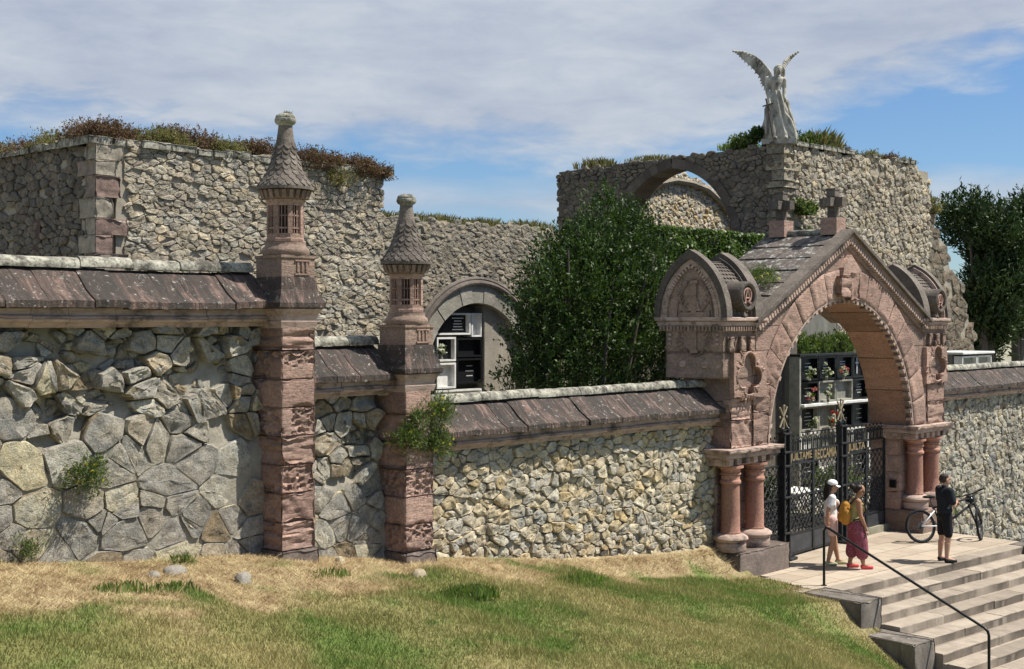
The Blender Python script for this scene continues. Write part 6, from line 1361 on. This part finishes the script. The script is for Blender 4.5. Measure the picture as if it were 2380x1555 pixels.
cloth(pm, 'tshirt', CL['navy'], [[(0, 0, 1.0, .135), (0, 0, 1.1, .145), (-.01, 0, 1.3, .15)], [(-.01, 0, 1.38, .085), (0, -.19, 1.425, .083), (.025, -.245, 1.22, .075)], [(-.01, 0, 1.38, .085), (0, .19, 1.425, .083), (.04, .24, 1.22, .075)], [(0, 0, 1.4, .085), (0, 0, 1.485, .064)]], .011, [((0, 0, 1.03), (.145, .185, .12)), ((-.01, 0, 1.3), (.15, .195, .17))])
cloth(pm, 'shorts', CL['black'], [[(0, -.075, .93, .115), (.01, -.118, .57, .086)], [(0, .075, .93, .115), (.01, .118, .57, .086)]], .011, [((0, 0, .92), (.142, .178, .12))])
cloth(pm, 'hair', CL['grey_hair'], [], .007, [((-.008, 0, 1.69), (.102, .082, .072)), ((-.035, 0, 1.65), (.082, .08, .08))])
shoe(pm, CL['blackshoe'], (.15, -.155, .035), (-.04, -.12, .035)); shoe(pm, CL['blackshoe'], (.15, .155, .035), (-.04, .12, .035))
MB().obox((.148, -.09, .99), (.9, -.4, 0), (0, .5, 1), (.5, 1, 0), .004, .035, .014).build('shirt_emblem', plain('yellow_print', (.5, .5, .12), .8), pm, True)
# --- woman in dotted maroon trousers, looking down
pw = thing('person', 'woman in olive tank top and dotted maroon trousers with red shoes, looking down', 'person', (23.52, 12.58, 0), FAC + R(4))
J = dict(pelvis=(0, 0, .87), waist=(-.01, 0, 1.03), chest=(.005, 0, 1.21), neck=(.03, 0, 1.375), head=(.07, 0, 1.49), shR=(-.0, -.175, 1.31), shL=(.0, .175, 1.31), elR=(.02, -.215, 1.05), elL=(.05, .22, 1.05), wrR=(.12, -.2, .84), wrL=(.17, .17, .86), hipR=(0, -.09, .83), hipL=(0, .09, .83), knR=(.05, -.1, .46), knL=(.0, .1, .46), anR=(.12, -.1, .085), anL=(-.09, .1, .085), toeR=(.26, -.11, .04), toeL=(.06, .11, .04))
b = MB(); body_base(b, J, 1, 1.08); b.ell((.1, -.06, 1.19), (.075, .075, .08)); b.ell((.1, .06, 1.19), (.075, .075, .08)); q = head(b, (.08, 0, 1.505), .98, .5); hand(b, (.12, -.2, .84), (.25, 0, -1), (1, .2, .2), .5); hand(b, (.17, .17, .86), (.3, 0, -1), (1, -.2, .2), .4); b.soft('body', SK['brown'], pw, .008, 4); eyes(pw, q)
cloth(pw, 'tank_top', CL['olive'], [[(0, 0, .9, .14), (-.01, 0, 1.05, .135), (.005, 0, 1.2, .138)], [(-.02, -.1, 1.2, .09), (-.0, -.115, 1.325, .055)], [(-.02, .1, 1.2, .09), (-.0, .115, 1.325, .055)]], .011, [((.015, 0, 1.19), (.142, .172, .13)), ((.115, -.06, 1.19), (.075, .078, .085)), ((.115, .06, 1.19), (.075, .078, .085)), ((0, 0, .93), (.145, .185, .12))])
cloth(pw, 'trousers', M['maroon'], [[(0, -.08, .86, .135), (.06, -.11, .55, .135), (.09, -.11, .30, .125)], [(0, .08, .86, .135), (.0, .11, .55, .13), (-.05, .1, .30, .12)]], .011, [((-.01, 0, .84), (.155, .195, .13))])
cloth(pw, 'hair', CL['hair'], [], .007, [((.05, 0, 1.56), (.1, .085, .075)), ((.0, 0, 1.53), (.075, .075, .075)), ((-.07, 0, 1.585), (.062, .058, .062))])
for s_, x in ((-1, .12), (1, -.09)): shoe(pw, CL['redshoe'], (x + .16, s_ * .11, .034), (x - .02, s_ * .1, .034))
m = MB()
for s_ in (-1, 1): m.ell(q(.09, s_ * .033, .01), (.014, .03, .022)); m.tube([q(.085, s_ * .06, .012), q(.0, s_ * .083, .01)], .004, 5)
m.tube([q(.098, -.03, .012), q(.098, .03, .012)], .004, 5); m.build('sunglasses', CL['lens'], pw, True, 'all')
ph = MB().obox((.165, -.185, .735), (.2, 0, -1), (0, 1, 0), (1, 0, .2), .07, .034, .005); c_, s_2 = math.cos(FAC + R(4)), math.sin(FAC + R(4))
o = ph.build('phone', CL['phone'], None, True); o.location = (23.52, 12.58, 0); o.rotation_euler = (0, 0, FAC + R(4)); tag(o, 'small white phone in the right hand of the woman in maroon trousers', 'phone', None, 'thing')
bp = thing('backpack', 'mustard yellow canvas backpack with black straps on the back of the woman in olive', 'backpack', (23.52, 12.58, 0), FAC + R(4))
m = MB().chain([(-.2, 0, .95, .11), (-.215, 0, 1.1, .12), (-.2, 0, 1.22, .1)]); m.ell((-.215, 0, 1.05), (.115, .165, .2)); m.soft('bag', CL['mustard'], bp, .012, 3); m = MB(); m.ell((-.31, 0, 1.0), (.04, .11, .09)); m.build('pocket', CL['mustard'], bp, True, 'all')
m = MB()
for s_ in (-1, 1): m.tube([(-.15, s_ * .12, 1.26), (-.06, s_ * .125, 1.37), (.05, s_ * .125, 1.36), (.14, s_ * .125, 1.25), (.15, s_ * .14, 1.12), (.06, s_ * .17, 1.0), (-.1, s_ * .14, .95)], .016, 6)
m.build('strap', CL['strap'], bp, True, 'all')
# --- woman in white with a white cap, walking
pc = thing('person', 'woman in white cap, white T-shirt and pale pink shorts, walking along the gate', 'person', (23.52, 13.12, 0), FAC - R(2))
J = dict(pelvis=(0, 0, .9), waist=(-.01, 0, 1.06), chest=(.0, 0, 1.24), neck=(.01, 0, 1.41), head=(.04, 0, 1.53), shR=(-.0, -.165, 1.345), shL=(.0, .165, 1.345), elR=(-.09, -.2, 1.1), elL=(.06, .2, 1.1), wrR=(-.1, -.21, .88), wrL=(.2, .18, .95), hipR=(0, -.085, .86), hipL=(0, .085, .86), knR=(.03, -.09, .48), knL=(.09, .09, .48), anR=(-.07, -.09, .085), anL=(.16, .09, .085), toeR=(.07, -.1, .04), toeL=(.3, .1, .04))
b = MB(); body_base(b, J, 1, .96); b.ell((.09, -.055, 1.22), (.065, .065, .07)); b.ell((.09, .055, 1.22), (.065, .065, .07)); q = head(b, (.045, 0, 1.54), .96, .25); hand(b, (-.1, -.21, .88), (.05, 0, -1), (1, .2, 0), .3); hand(b, (.2, .18, .95), (.6, 0, -.8), (1, -.2, .4), .4); b.soft('body', SK['tan'], pc, .008, 4); eyes(pc, q)
cloth(pc, 'tshirt', CL['white'], [[(0, 0, .95, .125), (-.01, 0, 1.1, .125), (.0, 0, 1.24, .13)], [(0, 0, 1.3, .075), (0, -.16, 1.335, .075), (-.05, -.185, 1.2, .068)], [(0, 0, 1.3, .075), (0, .16, 1.335, .075), (.03, .185, 1.2, .068)]], .011, [((.0, 0, 1.2), (.13, .165, .15)), ((.1, 0, 1.22), (.07, .115, .075))])
cloth(pc, 'shorts', CL['pinkshort'], [[(0, -.07, .9, .12), (.02, -.09, .66, .1)], [(0, .07, .9, .12), (.05, .09, .66, .1)]], .011, [((-.01, 0, .89), (.135, .17, .11))])
cloth(pc, 'hair', CL['hair'], [[(-.05, 0, 1.55, .07), (-.09, 0, 1.43, .06), (-.11, -.02, 1.3, .04)], [(-.04, -.05, 1.52, .045), (-.06, -.08, 1.38, .035)]], .008, [((.02, 0, 1.58), (.1, .084, .075))])
m = MB(); m.ell((.03, 0, 1.6), (.108, .092, .082)); m.v = [(a, b_, max(c, 1.575)) for a, b_, c in m.v]; m.lathe((0, 0, 0), [(.01, 0)] * 2, 3) if False else None
m2 = MB(); vs = []
for i in range(9):
    for k in range(7):
        y = -.075 + .15 * i / 8; u = k / 6; x = .085 + math.sqrt(max(0, 1 - (y / .08) ** 2)) * .02 + u * .085 * math.sqrt(max(.1, 1 - (y / .085) ** 2)); vs.append((x, y, 1.578 - .028 * u - .012 * (y / .08) ** 2))
fs = [(i * 7 + k, i * 7 + k + 1, i * 7 + 8 + k, i * 7 + 7 + k) for i in range(8) for k in range(6)]; n0 = len(vs); vs2 = vs + [(a, b_, c - .008) for a, b_, c in vs]; m.add(vs2, fs + [tuple(n0 + t_ for t_ in f[::-1]) for f in fs]); m.build('cap', CL['cap'], pc, True, 'all')
for s_, x in ((-1, -.07), (1, .16)): shoe(pc, CL['greenshoe'], (x + .15, s_ * .1, .034), (x - .02, s_ * .09, .034))
# ---------------------------------------------------------------- bicycle leaning on the right pier
RX, RY = 27.15, 12.95; FXX, FYY = 28.38, 12.12; hd = math.atan2(FYY - RY, FXX - RX); WBL = math.hypot(FXX - RX, FYY - RY)
bk = thing('bicycle', 'black mountain bicycle with white rear stays leaning beside the right columns, front wheel turned', 'bicycle', (RX, RY, 0), hd)
bk.rotation_euler = (R(-11), 0, hd)                         # leans towards the columns
rwh = .36
def wheel(cx, yaw, cz=rwh):
    Rz = Matrix.Rotation(yaw, 3, 'Z'); T = lambda p: Vector((cx, 0, cz)) + Rz @ Vector(p)
    ring = [2 * pi * i / 40 for i in range(41)]
    ty = MB().tube([T((.335 * math.cos(a), 0, .335 * math.sin(a))) for a in ring], .027, 10); w_ = ty.build('wheel', CL['black'], bk, True, 'all')
    rm = MB().tube([T((.305 * math.cos(a), 0, .305 * math.sin(a))) for a in ring], .014, 8); rm.build('rim', M['rimgrey'], w_, True, 'all')
    sp = MB()
    for i in range(24):
        a = 2 * pi * i / 24; s_ = .03 if i % 2 else -.03; sp.tube([T((.02 * math.cos(a + .8), s_, .02 * math.sin(a + .8))), T((.3 * math.cos(a), 0, .3 * math.sin(a)))], .0016, 4, False)
    sp.tube([T((0, -.05, 0)), T((0, .05, 0))], .022, 10); sp.tube([T((0, -.012, 0)), T((0, .012, 0))], .08, 20); sp.build('spokes', M['rimgrey'], w_, True)
M['rimgrey'] = plain('dark_grey_metal', (.06, .06, .063), .4); M['framewhite'] = plain('white_frame_paint', (.72, .73, .72), .3, .03)
STE = R(50); wheel(0, 0); hx = WBL
A_ = Vector((0, 0, rwh)); BB = Vector((.5, 0, .33)); ST = Vector((.34, 0, .80)); HT = Vector((hx - .24, 0, .92)); HB = Vector((hx - .20, 0, .79)); steer = Matrix.Rotation(STE, 3, Vector((-.28, 0, 1)).normalized()); FW = HB + steer @ (Vector((hx, 0, rwh)) - HB)
FW.z = rwh; wheel(FW.x, STE, rwh); 
for o_ in bk.children:
    if o_.name.startswith('wheel') and o_ != bk.children[0]: o_.location.y = FW.y
fr = MB().tube([BB, HB], .026, 8).tube([ST + Vector((.0, 0, -.06)), HT], .02, 8).tube([BB, ST], .018, 8).tube([HB, HT], .024, 8)
fr.build('frame', CL['black'], bk, True, 'all'); fr = MB()
for s_ in (-.055, .055): fr.tube([A_ + Vector((0, s_, 0)), BB + Vector((0, s_ * .6, .02))], .014, 6).tube([A_ + Vector((0, s_, 0)), ST + Vector((.02, s_ * .4, -.12))], .013, 6)
fr.build('rear_stays', M['framewhite'], bk, True, 'all')
sd_ = MB(); sd_.tube([ST - Vector((0, 0, .08)), ST + Vector((-.05, 0, .16))], .014, 8); sd_.build('seat_post', M['rimgrey'], bk, True)
sd_ = MB(); sd_.chain([(.17, 0, .985, .03), (.29, 0, .985, .04), (.41, 0, .98, .02)]); sd_.ell((.19, 0, .985), (.07, .075, .025)); sd_.soft('saddle', CL['black'], bk, .01, 2)
fk = MB(); axs = steer @ Vector((0, 1, 0))
for s_ in (-.06, .06): fk.tube([HB + axs * s_, HB.lerp(FW, .5) + axs * s_, FW + axs * s_], [.021, .019, .015], 8)
fk.tube([HB + axs * -.07, HB + axs * .07], .022, 8).build('fork', CL['black'], bk, True, 'all')
hb = MB(); C0 = HT + Vector((-.03, 0, .09)); fwd = steer @ Vector((1, 0, 0)); hb.tube([HT, C0, C0 + fwd * .05], .017, 8); C1 = C0 + fwd * .05; hb.tube([C1 - axs * .36 - fwd * .05 + Vector((0, 0, .03)), C1 - axs * .12, C1 + axs * .12, C1 + axs * .36 - fwd * .05 + Vector((0, 0, .03))], .013, 8); hb.build('handlebar', CL['black'], bk, True, 'all')
gp = MB()
for s_ in (-1, 1): gp.tube([C1 + axs * .24 * s_ - fwd * .03 + Vector((0, 0, .02)), C1 + axs * .37 * s_ - fwd * .052 + Vector((0, 0, .032))], .019, 8)
gp.build('handlebar_grips', CL['strap'], bk, True, 'all')
ck = MB(); ck.lathe(tuple(BB + Vector((0, -.05, 0))), [(.02, -.004), (.085, -.003), (.085, .003), (.02, .004)], 24, 0, 'y'); ck.tube([BB + Vector((0, -.07, 0)), BB + Vector((.12, -.07, -.12))], .012, 6).tube([BB + Vector((0, .07, 0)), BB + Vector((-.12, .07, .12))], .012, 6); ck.obox(BB + Vector((.12, -.12, -.12)), (1, 0, 0), (0, 1, 0), (0, 0, 1), .045, .045, .01).obox(BB + Vector((-.12, .12, .12)), (1, 0, 0), (0, 1, 0), (0, 0, 1), .045, .045, .01).tube([BB, BB + Vector((0, -.075, 0))], .02, 8).tube([BB, BB + Vector((0, .075, 0))], .02, 8); ck.build('crankset', M['rimgrey'], bk, True)
hm = thing('cycle_helmet', 'black cycling helmet hanging from the bicycle handlebar', 'helmet', (0, 0, 0)); bpy.context.view_layer.update()
P = bk.matrix_world @ (C1 + fwd * .12 + Vector((0, -.02, -.10))); hm.location = P
m = MB(); m.ell((0, 0, 0), (.15, .11, .10), Matrix.Rotation(.4, 3, 'Z'), 20, 12); m.v = [(a, b_, max(c, -.045)) for a, b_, c in m.v]; m.build('shell', CL['lens'], hm, True, 'all'); m = MB()
for s_ in (-.05, 0, .05): m.tube([(-.13, s_, .03), (0, s_ * 1.2, .102), (.13, s_, .03)], .01, 6)
m.build('vent_ridges', CL['strap'], hm, True, 'all'); MB().tube([(0, .1, -.03), (.02, .06, -.12), (0, -.1, -.03)], .006, 5).build('chin_strap', CL['strap'], hm, True)
